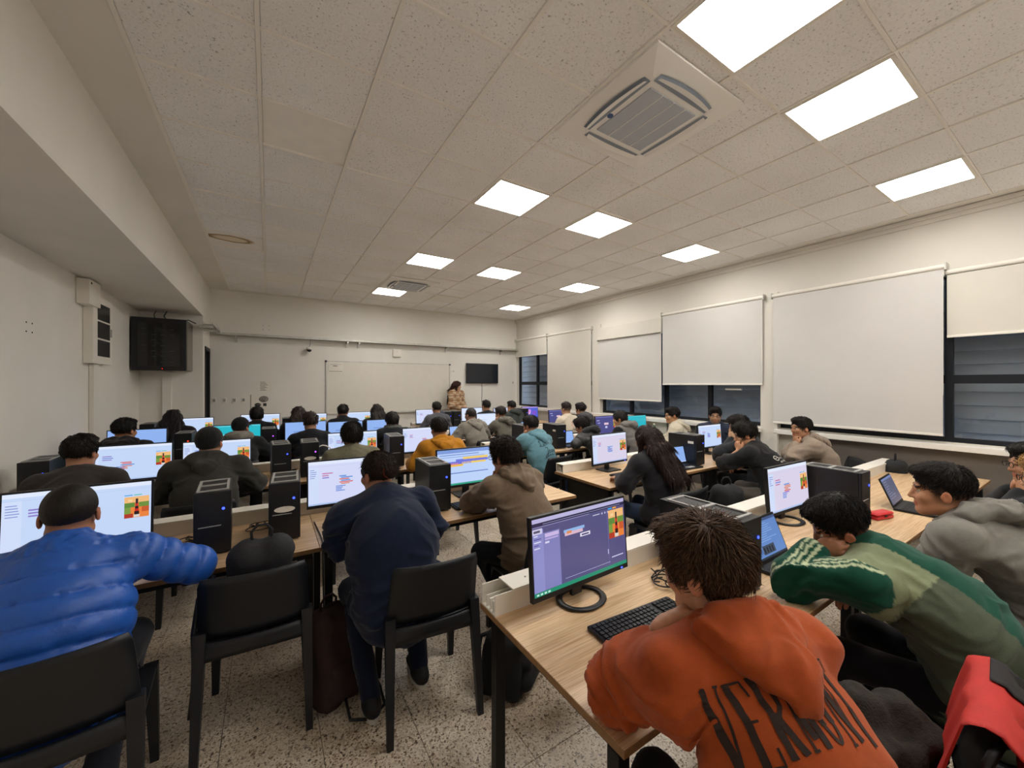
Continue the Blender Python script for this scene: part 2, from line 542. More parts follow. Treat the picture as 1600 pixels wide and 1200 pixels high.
# ------------------------------------------------------------------ windows, blinds, louvers
wn = 0
def window(n, y0, y1, mull, rails):
    """frame of one opening; mull: vertical mullions; rails: heights of horizontal rails"""
    f = MB()
    x0, x1 = XR + .03, XR + .09
    e = .05
    f.box((x0, y0, Z0), (x1, y1, Z0 + e)); f.box((x0, y0, Z1 - e), (x1, y1, Z1))
    f.box((x0, y0, Z0 + e), (x1, y0 + e, Z1 - e)); f.box((x0, y1 - e, Z0 + e), (x1, y1, Z1 - e))
    wd = struct(f.build('window_%d' % n, M_FRAME))
    vs_ = [y0 + e] + list(mull) + [y1 - e]
    hs = [Z0 + e] + list(rails) + [Z1 - e]
    for m_ in mull:
        MB().box((x0 - .005, m_ - .03, Z0 + e), (x1, m_ + .03, Z1 - e)).build('mullion', M_FRAME, wd)
    for r_ in rails:
        for a, b in zip(vs_[:-1], vs_[1:]):
            MB().box((x0 + .003, a + .03, r_ - .045), (x1 - .003, b - .03, r_ + .045)).build('rail', M_FRAME, wd)
    for a, b in zip(vs_[:-1], vs_[1:]):
        for c, d in zip(hs[:-1], hs[1:]):
            MB().box((x0 + .025, a + .005, c), (x0 + .031, b - .005, d)).build('pane', M_GLASS, wd)
    return wd
W1 = window(1, *OPEN[0], (7.85, 8.45), (1.70,))
W2 = window(2, *OPEN[1], (3.62, 4.45, 5.25), ())
W3 = window(3, *OPEN[2], (-0.45, 0.98, 1.78), (1.73,))
# outside: sloping louvres seen through the glass
for wd, yc, sy in ((W1, 9.60, 3.45), (W2, 4.42, 1.72), (W3, .20, 2.49)):
    sm = MB().box((-.010, -sy, -.088), (.010, sy, .088), .003).mesh('slat', M_LOUVER)
    for j in range(13):
        obj('slat', sm, wd, (XR + .42, yc, Z0 + .02 + j * .15), (0, R(15), 0))
    for q in (-.88, -.3, .3, .88):
        MB().box((XR + .45, yc + q * sy - .02, 0.9), (XR + .48, yc + q * sy + .02, 2.95)).build('louver_post', M_FRAME, wd)

def blind(label, y0, y1, ztop, zbot, fab, xoff=.06, tube=True, valance=0.0):
    t = thing('roller_blind', label, 'roller blind', (XR - xoff, (y0 + y1) / 2, 0), 0, 'white roller blinds')
    h = (y1 - y0) / 2
    rr = random.Random(int(y0 * 100))
    ph = rr.uniform(0, 6)
    def surf(u, v):
        yy = -h + 2 * h * u
        zz = zbot + (ztop - .03 - zbot) * v
        return (.006 * math.sin(yy * 2.1 + ph) * (1 - v) + .004 * math.sin(zz * 3 + yy * 1.5 + ph), yy, zz)
    MB().sheet(surf, 14, 10, .003, (-1, 0, 0)).build('fabric', fab, t, smooth=False)
    MB().box((-.012, -h, zbot - .022), (.008, h, zbot + .004), .004).build('bottom_bar', M_WHITEPL, t)
    if tube:
        MB().cone((0, -h - .01, ztop), (0, h + .01, ztop), .026, .026, 14).build('roller_tube', M_WHITEPL, t)
        for s in (-1, 1):
            MB().box((-.035, s * (h + .018) - .006, ztop - .04), (xoff - .004, s * (h + .018) + .006, ztop + .04)).build('bracket', M_GALV, t)
        c = [(.0 - .03, -h - .004, ztop - .03 - (ztop - zbot) * .75 * j / 8) for j in range(9)]
        MB().tube(c, .0025, 5).build('chain', M_WHITEPL, t)
    if valance:
        MB().box((-.045, -h - .02, ztop - .02), (xoff - .003, h + .02, ztop + valance), .004).build('valance', M_BLIND2, t)
    return t
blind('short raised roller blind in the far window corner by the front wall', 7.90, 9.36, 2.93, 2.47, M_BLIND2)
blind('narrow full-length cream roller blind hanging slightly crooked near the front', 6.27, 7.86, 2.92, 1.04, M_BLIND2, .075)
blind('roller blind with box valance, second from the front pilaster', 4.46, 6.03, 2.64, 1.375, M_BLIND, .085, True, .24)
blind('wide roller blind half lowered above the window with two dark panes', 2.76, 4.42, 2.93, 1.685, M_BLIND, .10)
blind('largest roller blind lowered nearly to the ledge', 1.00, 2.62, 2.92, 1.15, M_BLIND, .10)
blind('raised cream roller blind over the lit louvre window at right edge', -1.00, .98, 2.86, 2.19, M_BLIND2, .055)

# handles and small window fittings
MB().box((XR - .02, 3.10, 1.585), (XR + .03, 3.34, 1.61), .005).build('handle', M_WHITEPL, W2)
# ------------------------------------------------------------------ things on the walls
# whiteboard
t = thing('whiteboard', 'large white dry-erase board on the front wall', 'whiteboard', (2.54, YF, 0))
MB().box((-1.46, -.022, 1.02), (1.46, -.004, 2.18)).build('panel', M_WBOARD, t)
fr = MB()
for a, b in (((-1.475, 2.175), (1.475, 2.195)), ((-1.475, 1.005), (1.475, 1.025)), ((-1.475, 1.025), (-1.455, 2.175)), ((1.455, 1.025), (1.475, 2.175))):
    fr.box((a[0], -.03, a[1]), (b[0], -.002, b[1]))
fr.build('frame', M_GALV, t)
MB().box((-.9, -.10, .99), (.9, -.01, 1.005)).build('pen_tray', M_GALV, t)
for sx in (-1, 1):
    MB().box((sx * 1.47 - .02, -.034, 2.165), (sx * 1.47 + .02, -.002, 2.205), .004).build('corner_cap', M_DARKPL, t)

def sheet_of_paper(name, label, x0, x1, z0, z1, marks, y=YF, cat='paper'):
    t = thing(name, label, cat, ((x0 + x1) / 2, y, z0))
    hw, hh = (x1 - x0) / 2, z1 - z0
    MB().box((-hw, -.006, 0), (hw, -.002, hh)).build('sheet', M_PAPER, t)
    mk = MB()
    for (a, b, c, d) in marks:
        mk.box((-hw + a * 2 * hw, -.0075, hh * c), (-hw + b * 2 * hw, -.0055, hh * d))
    if marks: mk.build('print', M_INK, t)
    return t
lines = [(.12, .12 + .6 * (0.6 + .4 * ((j * 7) % 5) / 5), .86 - j * .11, .89 - j * .11) for j in range(7)]
sheet_of_paper('paper_notice', 'small printed notice taped to the top left of the whiteboard', 1.12, 1.42, 1.94, 2.17, [(.1, .9, .78, .8), (.3, .6, .6, .66), (.05, .95, .08, .12)], YF - .025)
sheet_of_paper('paper_notice', 'tall printed list of lines on the front wall above the round-icon poster', -.18, .06, 1.50, 1.75, lines)
po = sheet_of_paper('icon_poster', 'square poster with round dark icons beside the wall sockets', -.32, .00, 1.17, 1.47, [(.02, .05, .02, .98)])
for (cx, cz, rx, rz_) in ((.07, .20, .075, .055), (-.03, .085, .05, .032)):
    m = MB()
    for rr in (1.0, .66, .34):
        pts = [(cx + rx * rr * math.cos(g * math.pi / 10), -.009, cz + rz_ * rr * math.sin(g * math.pi / 10)) for g in range(20)]
        m.tube(pts, .007, 4, True)
    m.build('round_icon', M_INK, po)
MB().box((.06, -.0085, .055), (.12, -.0055, .115)).build('square_icon', M_INK, po)
for j, xx in enumerate((-.90, -.74, -.58, -.43)):
    t = thing('wall_socket', 'white socket plate on the front wall, %s from the door' % ('first', 'second', 'third', 'fourth')[j], 'socket', (xx, YF, 1.30), 0, 'socket plates by the door')
    MB().box((-.035, -.012, 0), (.035, -.001, .12), .003).build('plate', M_WHITEPL, t)
    MB().box((-.02, -.0145, .03), (.02, -.011, .09), .002).build('outlet', M_GREYPL, t)
def dots(label, x, z, y, axis):
    t = thing('wall_anchor_holes', label, 'screw holes', (x, y, z))
    for a in (-.05, .05):
        for c in (-.04, .04):
            if axis == 'x': MB().cone((a, -.003, c), (a, .001, c), .007, .007, 8).build('hole', M_HOLE, t)
            else: MB().cone((.003, a, c), (-.001, a, c), .007, .007, 8).build('hole', M_HOLE, t)
dots('four dark screw holes high on the front wall', -.05, 2.84, YF, 'x')
dots('four dark screw holes on the left wall', XL, 2.18, 5.15, 'y')

# small wall television
t = thing('television', 'small black television on the front wall right of the whiteboard', 'television', (4.96, YF, 1.70))
MB().box((-.49, -.075, 0), (.49, -.035, .54), .006).build('housing', M_DARKPL, t)
MB().box((-.465, -.0775, .03), (.465, -.074, .515)).build('screen', mat('dark_screen', '#23272e', 0.18), t)
MB().box((-.12, -.035, .15), (.12, -.002, .4)).build('wall_mount', M_BLACKMETAL, t)
MB().tube([(-.0, -.02, .0), (.01, -.012, -.2), (.0, -.012, -.5), (.02, -.012, -.75)], .006, 6).build('power_cord', M_DARKPL, t)
# access point, dome camera, sensor
t = thing('access_point', 'rounded white wireless access point below the cable tray', 'access point', (2.63, YF, 2.43))
MB().box((-.10, -.045, -.10), (.10, -.002, .10), .018).build('shell', M_WHITEPL, t, smooth=True)
MB().cone((.0, -.048, .03), (.0, -.044, .03), .008, .008, 10).build('indicator', M_GREYPL, t)
t = thing('security_camera', 'small white dome camera hanging from the cable tray', 'camera', (.73, YF - .1, 2.42))
MB().cone((0, 0, 0), (.0, 0, .05), .055, .05, 14).build('base', M_WHITEPL, t, smooth=True)
MB().cone((.02, -.02, -.035), (.0, 0, 0), .03, .05, 14).build('lens', M_DARKPL, t, smooth=True)
MB().tube([(0, .02, .05), (.03, .05, .12), (.03, .06, .2)], .004, 5).build('lead', M_DARKPL, t)
t = thing('wall_switch', 'tiny white wall switch between whiteboard and television', 'switch', (4.12, YF, 2.02))
MB().box((-.05, -.012, -.03), (.05, -.001, .03), .004).build('plate', M_WHITEPL, t)
MB().box((-.012, -.016, -.018), (.012, -.011, .018)).build('rocker', M_GREYPL, t)
t = thing('wall_socket', 'white socket plate by the far window corner', 'socket', (5.98, YF, 1.72))
MB().box((-.03, -.012, -.06), (.03, -.001, .06), .003).build('plate', M_WHITEPL, t)
MB().box((-.015, -.0145, -.03), (.015, -.011, .03)).build('outlet', M_GREYPL, t)

# galvanised cable tray along the front wall, turning onto the nib wall
t = thing('cable_tray', 'galvanised steel cable tray running along the whole front wall', 'cable tray', (0, YF, 2.63))
m = MB()
m.box((XB + .02, -.17, 0), (6.05, -.03, .006)); m.box((XB + .02, -.17, 0), (6.05, -.164, .05)); m.box((XB + .02, -.036, 0), (6.05, -.03, .05))
m.build('tray', M_GALV, t)
for xx in (-.55, 1.5, 1.75, 3.9, 5.55):
    MB().box((xx - .02, -.16, -.035), (xx + .02, -.002, -.001)).build('bracket', M_GALV, t)
    MB().box((xx - .02, -.02, -.12), (xx + .02, -.002, -.03)).build('bracket_foot', M_GALV, t)
t = thing('cable_tray', 'short galvanised cable tray beside the network cabinet', 'cable tray', (XB + .12, 8.0, 2.66))
m = MB()
m.box((-.07, 0, 0), (.07, YF - 8.22, .006)); m.box((-.07, 0, 0), (-.064, YF - 8.22, .06)); m.box((.064, 0, 0), (.07, YF - 8.22, .06))
m.build('tray', M_GALV, t)
m = MB(); m.box((-.12, .62, -.05), (.07, .66, -.001)); m.build('bracket', M_GALV, t)
m = MB(); m.box((-.12, .10, -.05), (.07, .14, -.001)); m.build('bracket', M_GALV, t)

# wall-hung network cabinet
t = thing('network_cabinet', 'black wall-hung network cabinet with smoked glass door', 'network cabinet', (-1.44, YN, 1.90))
MB().box((-.32, -.50, 0), (.33, -.002, .80), .006).build('cabinet_body', mat('cabinet_side', '#7b766e', 0.5), t)
dd = MB().box((-.33, -.535, -.01), (.32, -.502, .81), .006).build('door', M_DARKPL, t)
MB().box((-.25, -.5385, .06), (.24, -.5345, .74)).build('glass', M_BLACKGLASS, dd)
eq = MB()
rr = random.Random(2)
for j in range(7):
    for i in range(4):
        if rr.random() < .8:
            eq.box((-.21 + i * .11, -.5405, .12 + j * .085), (-.16 + i * .11, -.538, .13 + j * .085))
eq.build('equipment_marks', mat('cabinet_print', '#3b3f45', 0.5), dd)
MB().cone((.03, -.541, .02), (.03, -.535, .02), .007, .007, 8).build('status_light', mat('red_led', '#aa2010', 0.4, emit='#ff3010', estr=1.5), dd)
cb = MB(); cb.tube([(-.1, -.3, .8), (-.12, -.25, .9), (-.1, -.2, .97)], .006); cb.tube([(.05, -.3, .8), (.0, -.25, .88), (.03, -.2, .97)], .008)
cb.tube([(.2, -.2, .8), (.3, -.22, .85), (.4, -.2, .8)], .008)
cb.build('cables', M_DARKPL, t)
# electrical panel and conduit on the left wall
t = thing('electrical_panel', 'white electrical panel with dark breaker windows on the left wall', 'electrical panel', (XL, 6.62, 1.92))
MB().box((.001, -.32, 0), (.09, .30, .80), .008).build('box', M_WHITEPL, t)
for j in range(3):
    wd = MB().box((.088, -.20, .09 + j * .215), (.094, .20, .285 + j * .215)).build('breaker_window', mat('smoked_window', '#2c2a2c', 0.25), t)
MB().box((.088, .23, .35), (.10, .26, .45), .003).build('latch', M_GREYPL, t)
t = thing('junction_box', 'white junction box under the bulkhead above the electrical panel', 'junction box', (XL, 6.28, 2.57))
MB().box((.001, -.17, 0), (.11, .17, .28), .012).build('box', M_WHITEPL, t)
MB().cone((.11, -.12, .24), (.114, -.12, .24), .012, .012, 8).build('screw', M_HOLE, t)
def conduit(label, y, z0, z1, wd=.12):
    tag(MB().box((XL + .001, y - wd / 2, z0), (XL + .05, y + wd / 2, z1), .006).build('cable_conduit', M_WALL), label, 'conduit')
conduit('vertical cable duct below the electrical panel', 6.55, 0.1, 1.918, .16)
conduit('short cable duct between junction box and electrical panel', 6.42, 2.722, 2.722 + .0, .1) if False else None
tag(MB().box((-1.50, YN - .05, .1), (-1.38, YN - .001, 1.885), .006).build('cable_conduit', M_WALL), 'vertical cable duct below the network cabinet', 'conduit')
# ------------------------------------------------------------------ tables in rows
TZ = 0.74
ROWS = {0: (0.68, 1.47), 1: (2.46, 3.25), 2: (4.20, 4.99), 3: (5.85, 6.64), 4: (7.50, 8.29)}
RNAME = {0: 'nearest row', 1: 'second row', 2: 'third row', 3: 'fourth row', 4: 'front row by the whiteboard'}
def table(label, x0, x1, y0, y1, end_panel=False):
    t = thing('desk', label, 'desk', (x0, y0, 0), 0, 'oak laminate desks')
    L, D = x1 - x0 - .004, y1 - y0
    MB().box((0, 0, TZ - .025), (L, D, TZ), .002).build('tabletop', M_WOOD, t)
    e = MB()
    e.box((-.0015, -.0015, TZ - .0235), (L + .0015, 0.0, TZ - .0015)); e.box((-.0015, D, TZ - .0235), (L + .0015, D + .0015, TZ - .0015))
    e.box((-.0015, 0, TZ - .0235), (0, D, TZ - .0015)); e.box((L, 0, TZ - .0235), (L + .0015, D, TZ - .0015))
    e.build('edge_band', M_EDGE, t)
    f = MB()
    f.box((.03, .05, TZ - .065), (L - .03, .08, TZ - .026)); f.box((.03, D - .08, TZ - .065), (L - .03, D - .05, TZ - .026))
    f.box((.03, .08, TZ - .065), (.06, D - .08, TZ - .026)); f.box((L - .06, .08, TZ - .065), (L - .03, D - .08, TZ - .026))
    f.build('frame', M_BLACKMETAL, t)
    lg = MB().box((-.022, -.022, 0), (.022, .022, TZ - .065), .003).mesh('leg', M_BLACKMETAL)
    for a, b in ((.05, .065), (L - .05, .065), (.05, D - .065), (L - .05, D - .065)):
        obj('leg', lg, t, (a, b, 0))
    if end_panel:
        MB().box((.075, .12, .12), (.09, D - .12, TZ - .066)).build('end_panel', M_DARKPL, t)
    return t
for r, (y0, y1) in ROWS.items():
    if r:
        table('wooden desk in the %s, against the left wall' % RNAME[r], -1.75, .25, y0, y1)
        table('wooden desk in the %s, ending at the aisle' % RNAME[r], .25, 2.2, y0, y1)
        table('wooden desk in the %s, starting right of the aisle' % RNAME[r], 2.6, 4.33, y0, y1, r == 1)
        table('wooden desk in the %s, against the window wall' % RNAME[r], 4.33, 5.40 if r == 1 else 5.98, y0, y1)
    else:
        table('nearest wooden desk, carrying the dark-themed monitor', .77, 2.55, y0, y1)
        table('wooden desk in the nearest row, under the laptop and red case', 2.55, 4.33, y0, y1)
        table('wooden desk in the nearest row, at the window wall', 4.33, 5.98, y0, y1)

def trunking(label, x0, x1, yb, z=TZ, open_end=False):
    """white cable duct: tray with dividers and a lid"""
    t = thing('cable_trunking', label, 'cable trunking', (x0, yb, z))
    L = x1 - x0
    W, H = .115, .085
    b = MB()
    b.box((0, -W, 0.0005), (L, 0, .006)); b.box((0, -W, .006), (L, -W + .005, H)); b.box((0, -.005, .006), (L, 0, H))
    for q in (.035, .065, .09):
        b.box((0.004, -q - .002, .006), (L, -q + .002, H * .62))
    b.build('duct', M_WHITEPL, t)
    c0 = .085 if open_end else .0
    l = MB(); l.box((c0, -W - .002, H), (L, .002, H + .006), .001)
    l.box((c0, -W - .003, H - .012), (L, -W - .001, H)); l.build('lid', M_WHITEPL, t)
    MB().cone((c0 + .1, -W / 2, H + .005), (c0 + .1, -W / 2, H + .008), .005, .005, 8).build('screw', M_GREYPL, t)
    return t
for r, (y0, y1) in ROWS.items():
    if r:
        trunking('white cable trunking along the %s, left of the aisle' % RNAME[r], -1.75, 2.16, y1 - .01)
        trunking('white cable trunking along the %s, right of the aisle' % RNAME[r], 2.61, 5.38 if r == 1 else 5.95, y1 - .01)
    else:
        trunking('white cable trunking with an open end on the nearest desk', .77, 5.95, y1 - .01, TZ, True)

# ------------------------------------------------------------------ chair prototype
def chair_meshes():
    b = MB()
    b.sheet(lambda u, v: ((-.225 + .45 * u) * (1 - .06 * v - .10 * max(0, v - .85) ** 2 * 20), -.205 - .065 * v - .018 * v * v + .035 * (2 * u - 1) ** 2, .515 + .305 * v), 10, 8, .014, (0, -1, .12))
    back = b.mesh('backrest', M_CHAIR, True)
    s = MB()
    s.sheet(lambda u, v: (-.225 + .45 * u, -.215 + .435 * v, .452 - .014 * math.sin(math.pi * u) * math.sin(math.pi * v) - .03 * max(0, v - .85) ** 2 * 30), 10, 10, .022, (0, 0, -1))
    s.sheet(lambda u, v: (-.228 + .456 * u, -.212 - .006 * v + .035 * (2 * u - 1) ** 2 * v, .435 + .075 * v), 10, 3, .02, (0, -1, 0))
    seat = s.mesh('seat', M_CHAIR, True)
    def leg(top, bot):
        m = MB()
        p = []
        for c, q in ((bot, .015), (top, .024)):
            for sx, sy in ((-1, -1), (1, -1), (1, 1), (-1, 1)):
                p.append((c[0] + sx * q, c[1] + sy * q, c[2]))
        m.add(p, [(3, 2, 1, 0), (4, 5, 6, 7), (0, 1, 5, 4), (1, 2, 6, 5), (2, 3, 7, 6), (3, 0, 4, 7)])
        return m.mesh('leg', M_CHAIR)
    legs = [leg((sx * .205, .185, .445), (sx * .215, .215, 0)) for sx in (-1, 1)] + [leg((sx * .212, -.195, .56), (sx * .222, -.27, 0)) for sx in (-1, 1)]
    return back, seat, legs
CH_B, CH_S, CH_L = chair_meshes()
def chair(label, x, y, rz=0.0):
    t = thing('classroom_chair', label, 'chair', (x, y, 0), rz, 'black plastic classroom chairs')
    obj('backrest', CH_B, t); obj('seat', CH_S, t)
    for m in CH_L: obj('leg', m, t)
    return t

# ------------------------------------------------------------------ screens (flat light-emitting pictures)
def _scr(nt, b, tc, N, ramp, mix, bump):
    a = N('Attribute'); a.attribute_name = 'Col'
    b.inputs['Base Color'].default_value = (.01, .01, .012, 1)
    nt.links.new(a.outputs['Color'], b.inputs['Emission Color'])
    b.inputs['Emission Strength'].default_value = SCREEN_GLOW
M_SCREEN = node_mat('lit_screen', _scr, 0.25)

def screen_mesh(kind, W, H, seed=0):
    rr = random.Random(seed)
    m = MB()
    lay = [0]
    def rect(x0, y0, x1, y1, c):
        m.cur = lin(c)
        d = -.0004 * lay[0]
        lay[0] += 1 if lay[0] < 6 else 0
        X = lambda q: (-.5 + q) * W
        Z = lambda q: q * H
        m.quad((X(x0), d, Z(y0)), (X(x1), d, Z(y0)), (X(x1), d, Z(y1)), (X(x0), d, Z(y1)))
    def flat(lst):
        for r_ in lst:
            lay[0] = r_[5] if len(r_) > 5 else 2
            rect(*r_[:5])
    def game(x0, y0, x1, y1):
        w_, h_ = x1 - x0, y1 - y0
        f = lambda a, b_, c, d, col, l: (x0 + a * w_, y0 + b_ * h_, x0 + c * w_, y0 + d * h_, col, l)
        flat([f(0, 0, 1, 1, '#e8823c', 2), f(0, .72, 1, 1, '#f0b878', 3), f(0, .5, .42, .72, '#5d8a3c', 3), f(.58, .5, 1, .72, '#6d8f3e', 3),
              f(0, .2, .25, .5, '#7c9a42', 3), f(.7, .25, 1, .5, '#c8592c', 3), f(0, 0, .35, .2, '#b03a26', 3), f(.38, .02, .62, .16, '#d8d0c8', 3),
              f(.40, .14, .60, .30, '#2a1c1c', 4), f(.42, .30, .58, .42, '#c02a20', 4), f(.43, .42, .57, .54, '#241a20', 4), f(.44, .54, .56, .66, '#c83428', 4), f(.45, .66, .55, .90, '#332430', 4),
              f(.15, .78, .32, .88, '#f2cf9a', 4)])
    if kind in ('light', 'light2', 'light3'):
        rect(0, 0, 1, 1, {'light': '#c3d6f6', 'light2': '#d2d8f6', 'light3': '#d9d2e8'}[kind])
        flat([(0, .93, 1, 1, '#dfe8fb', 1), (0, 0, 1, .035, '#a9bfe6', 1), (0, .88, 1, .885, '#b4c5ea', 2), (0, .04, .12, .88, '#cfdcf8', 1)])
        for j in range(5): flat([(.02, .80 - j * .045, .02 + rr.uniform(.04, .09), .815 - j * .045, '#7f8fd0', 2)])
        for j in range(3): flat([(.16, .70 - j * .05, .16 + rr.uniform(.06, .14), .725 - j * .05, rr.choice(['#8a78c8', '#6f86d6', '#c078a8']), 2)])
        bx, by = rr.uniform(.36, .48), rr.uniform(.45, .62)
        for j in range(6):
            c = rr.choice(['#d86a62', '#5d8fd8', '#8f6cc8', '#5d8fd8', '#d8866a'])
            flat([(bx + (.02 if j % 2 else 0), by - j * .036, bx + rr.uniform(.08, .17), by + .026 - j * .036, c, 2)])
        if rr.random() < .5:
            for j in range(4): flat([(.32, .38 - j * .036, .32 + rr.uniform(.06, .12), .402 - j * .036, '#6f8fd8', 2)])
        if kind != 'light2' or rr.random() < .4: game(.80, .36, .985, .74)
        flat([(.80, .76, .86, .78, '#58a8e0', 2), (.87, .76, .93, .78, '#6fc0b8', 2)])
    elif kind == 'dark':
        rect(0, 0, 1, 1, '#55527f')
        flat([(0, .945, 1, 1, '#b9b4dc', 1), (0, .90, 1, .945, '#2f2c4c', 1), (0, .885, .58, .895, '#8d8ab4', 2), (.1, .915, .95, .922, '#9a97c2', 2), (0, 0, 1, .052, '#1f8a6c', 1),
              (0, .055, .26, .80, '#7f7fb8', 1), (0, .055, .10, .86, '#8b8cc6', 2), (.0, .80, .09, .87, '#cfcbe8', 3), (.01, .82, .07, .85, '#57506c', 4),
              (.115, .735, .25, .785, '#c9b6e2', 3), (.115, .70, .245, .722, '#b9a8dc', 3), (.115, .655, .155, .68, '#d8d4ee', 3),
              (.30, .72, .52, .76, '#8fb4e4', 3), (.31, .675, .50, .72, '#d9b6c8', 3), (.33, .70, .38, .735, '#e08a50', 4), (.47, .605, .58, .655, '#e6e0ee', 3), (.485, .618, .565, .64, '#4c4878', 4),
              (.62, .845, .70, .855, '#d8d6ea', 2), (.72, .835, .735, .862, '#b8b6d8', 2), (.755, .835, .77, .862, '#b8b6d8', 2), (.79, .835, .805, .862, '#b8b6d8', 2),
              (.80, .875, .845, .90, '#3aa0e0', 3), (.855, .875, .90, .90, '#e8a048', 3), (.30, .105, .80, .11, '#b8b6dc', 2), (.785, .06, .79, .86, '#6d6aa0', 2), (.775, .23, .785, .30, '#b8b6dc', 3),
              (.82, .155, .96, .17, '#c8c6e6', 2)])
        for j in range(5): flat([(.012, .77 - j * .04, .012 + rr.uniform(.03, .075), .785 - j * .04, '#5c5aa0' if j % 2 else '#d8d8f2', 3)])
        for j in range(4): flat([(.02 + .035 * j, .012, .042 + .035 * j, .036, '#bfe6dc', 2)])
        game(.80, .44, .985, .86)
    elif kind == 'purple':
        rect(0, 0, 1, 1, '#4a4a86')
        flat([(0, .93, 1, 1, '#6c6cae', 1), (.05, .75, .18, .79, '#b8b8e0', 2), (.1, .6, .2, .64, '#a8b4e8', 2), (.38, .5, .58, .62, '#e6c6d6', 2), (.42, .3, .52, .42, '#c8c8ea', 2)])
        game(.80, .3, .985, .8)
    elif kind == 'neon':
        rect(0, 0, 1, 1, '#4a5fd0')
        flat([(0, .9, 1, 1, '#b79be0', 1), (.25, .4, .55, .75, '#d08ae0', 2), (.3, .3, .5, .45, '#f0b0c0', 3), (.62, .2, .9, .6, '#7a50c8', 2)])
    elif kind == 'cyan':
        rect(0, 0, 1, 1, '#23b4c4')
        flat([(.02, .05, .34, .6, '#7fd8e0', 1), (0, .94, 1, 1, '#5cc8d4', 1)])
    elif kind == 'blocks':
        rect(0, 0, 1, 1, '#bcd2f8')
        flat([(0, .90, 1, 1, '#7d9ad8', 1), (.03, .84, .7, .865, '#6f8fd0', 2), (.06, .52, .42, .58, '#f0c050', 2), (.04, .56, .34, .62, '#e88a80', 2), (.10, .58, .56, .66, '#6f74d8', 2),
              (.30, .63, .86, .72, '#6f74d8', 2), (.42, .70, .86, .77, '#f0cc62', 2), (.40, .58, .82, .64, '#f0cc62', 2), (.04, .32, .86, .345, '#5a78c0', 2), (0, 0, 1, .05, '#2f9c80', 1), (.05, .78, .8, .80, '#8fa8dc', 2)])
    elif kind == 'doc':
        rect(0, 0, 1, 1, '#5f86c4')
        flat([(0, .93, 1, 1, '#37507c', 1), (0, 0, 1, .05, '#22303f', 1), (.28, .10, .66, .32, '#3a4658', 2)])
        for j in range(9): flat([(.1, .86 - j * .055, .1 + rr.uniform(.45, .8), .868 - j * .055, '#9fc0ee', 2)])
        for j in range(4): flat([(.31 + j * .085, .13, .35 + j * .085, .27, '#161c26', 3)])
    elif kind == 'code':
        rect(0, 0, 1, 1, '#4d5470')
        flat([(0, .92, 1, 1, '#6a7cae', 1)])
        for j in range(8): flat([(.08, .84 - j * .09, .08 + rr.uniform(.2, .6), .86 - j * .09, '#7f88a8', 2)])
    elif kind == 'blue':
        rect(0, 0, 1, 1, '#8fb2ee')
        flat([(0, 0, 1, .06, '#b6c8ee', 1), (.2, .5, .5, .55, '#6f8fd0', 2)])
    else:
        rect(0, 0, 1, 1, '#dbe6fb')
        flat([(0, .94, 1, 1, '#c6d6f4', 1), (.1, .6, .4, .62, '#b2bfe0', 2), (.1, .5, .35, .52, '#b2bfe0', 2)])
    return m.mesh('screen', M_SCREEN, False, True)

M_LEDB = mat('blue_led', '#1020a0', 0.4, emit='#3348ff', estr=4.0)
M_LEDP = mat('violet_led', '#6020a0', 0.4, emit='#a048ff', estr=4.0)
M_LEDR = mat('red_led2', '#a02010', 0.4, emit='#ff4020', estr=3.0)
_mon = {}
def monitor(label, x, y, kind, rz=0.0, seed=0, W=.54, ring=False, tilt=4, dz=0):
    t = thing('computer_monitor', label, 'monitor', (x, y, TZ), rz, 'computer monitors on the desks')
    H = W * .59
    z0 = .075 + dz
    key = (W,)
    if key not in _mon:
        h = MB(); h.box((-W / 2, -.004, 0), (W / 2, .018, H), .003)
        h.box((-W / 2 + .05, .017, .05), (W / 2 - .05, .05, H - .06), .012)
        n = MB(); n.box((-.03, .045, -.075), (.03, .065, H * .45), .004)
        b = MB(); b.box((-.11, -.055, .0), (.11, .12, .012), .004)
        rg = MB()
        pts = [(.105 * math.cos(g * math.pi / 16), .02 + .085 * math.sin(g * math.pi / 16), .008) for g in range(32)]
        rg.tube(pts, .0145, 6, True)
        rg.v = [(a, b_, max(.0006, min(.012, c))) for a, b_, c in rg.v]
        _mon[key] = (h.mesh('housing', M_DARKPL), n.mesh('stand_neck', M_DARKPL), b.mesh('stand_base', M_DARKPL), rg.mesh('stand_base', M_DARKPL, True))
    h, n, b, rg = _mon[key]
    ho = obj('housing', h, t, (0, 0, z0), (R(-tilt), 0, 0))
    so = obj('screen', screen_mesh(kind, W - .018, H - .032, seed), ho, (0, -.0046, .022))
    MB().box((W / 2 - .05, -.0065, .006), (W / 2 - .04, -.004, .012)).build('power_light', M_LEDB, ho)
    obj('stand_neck', n, t, (0, 0, .085))
    obj('stand_base', rg if ring else b, t)
    return t

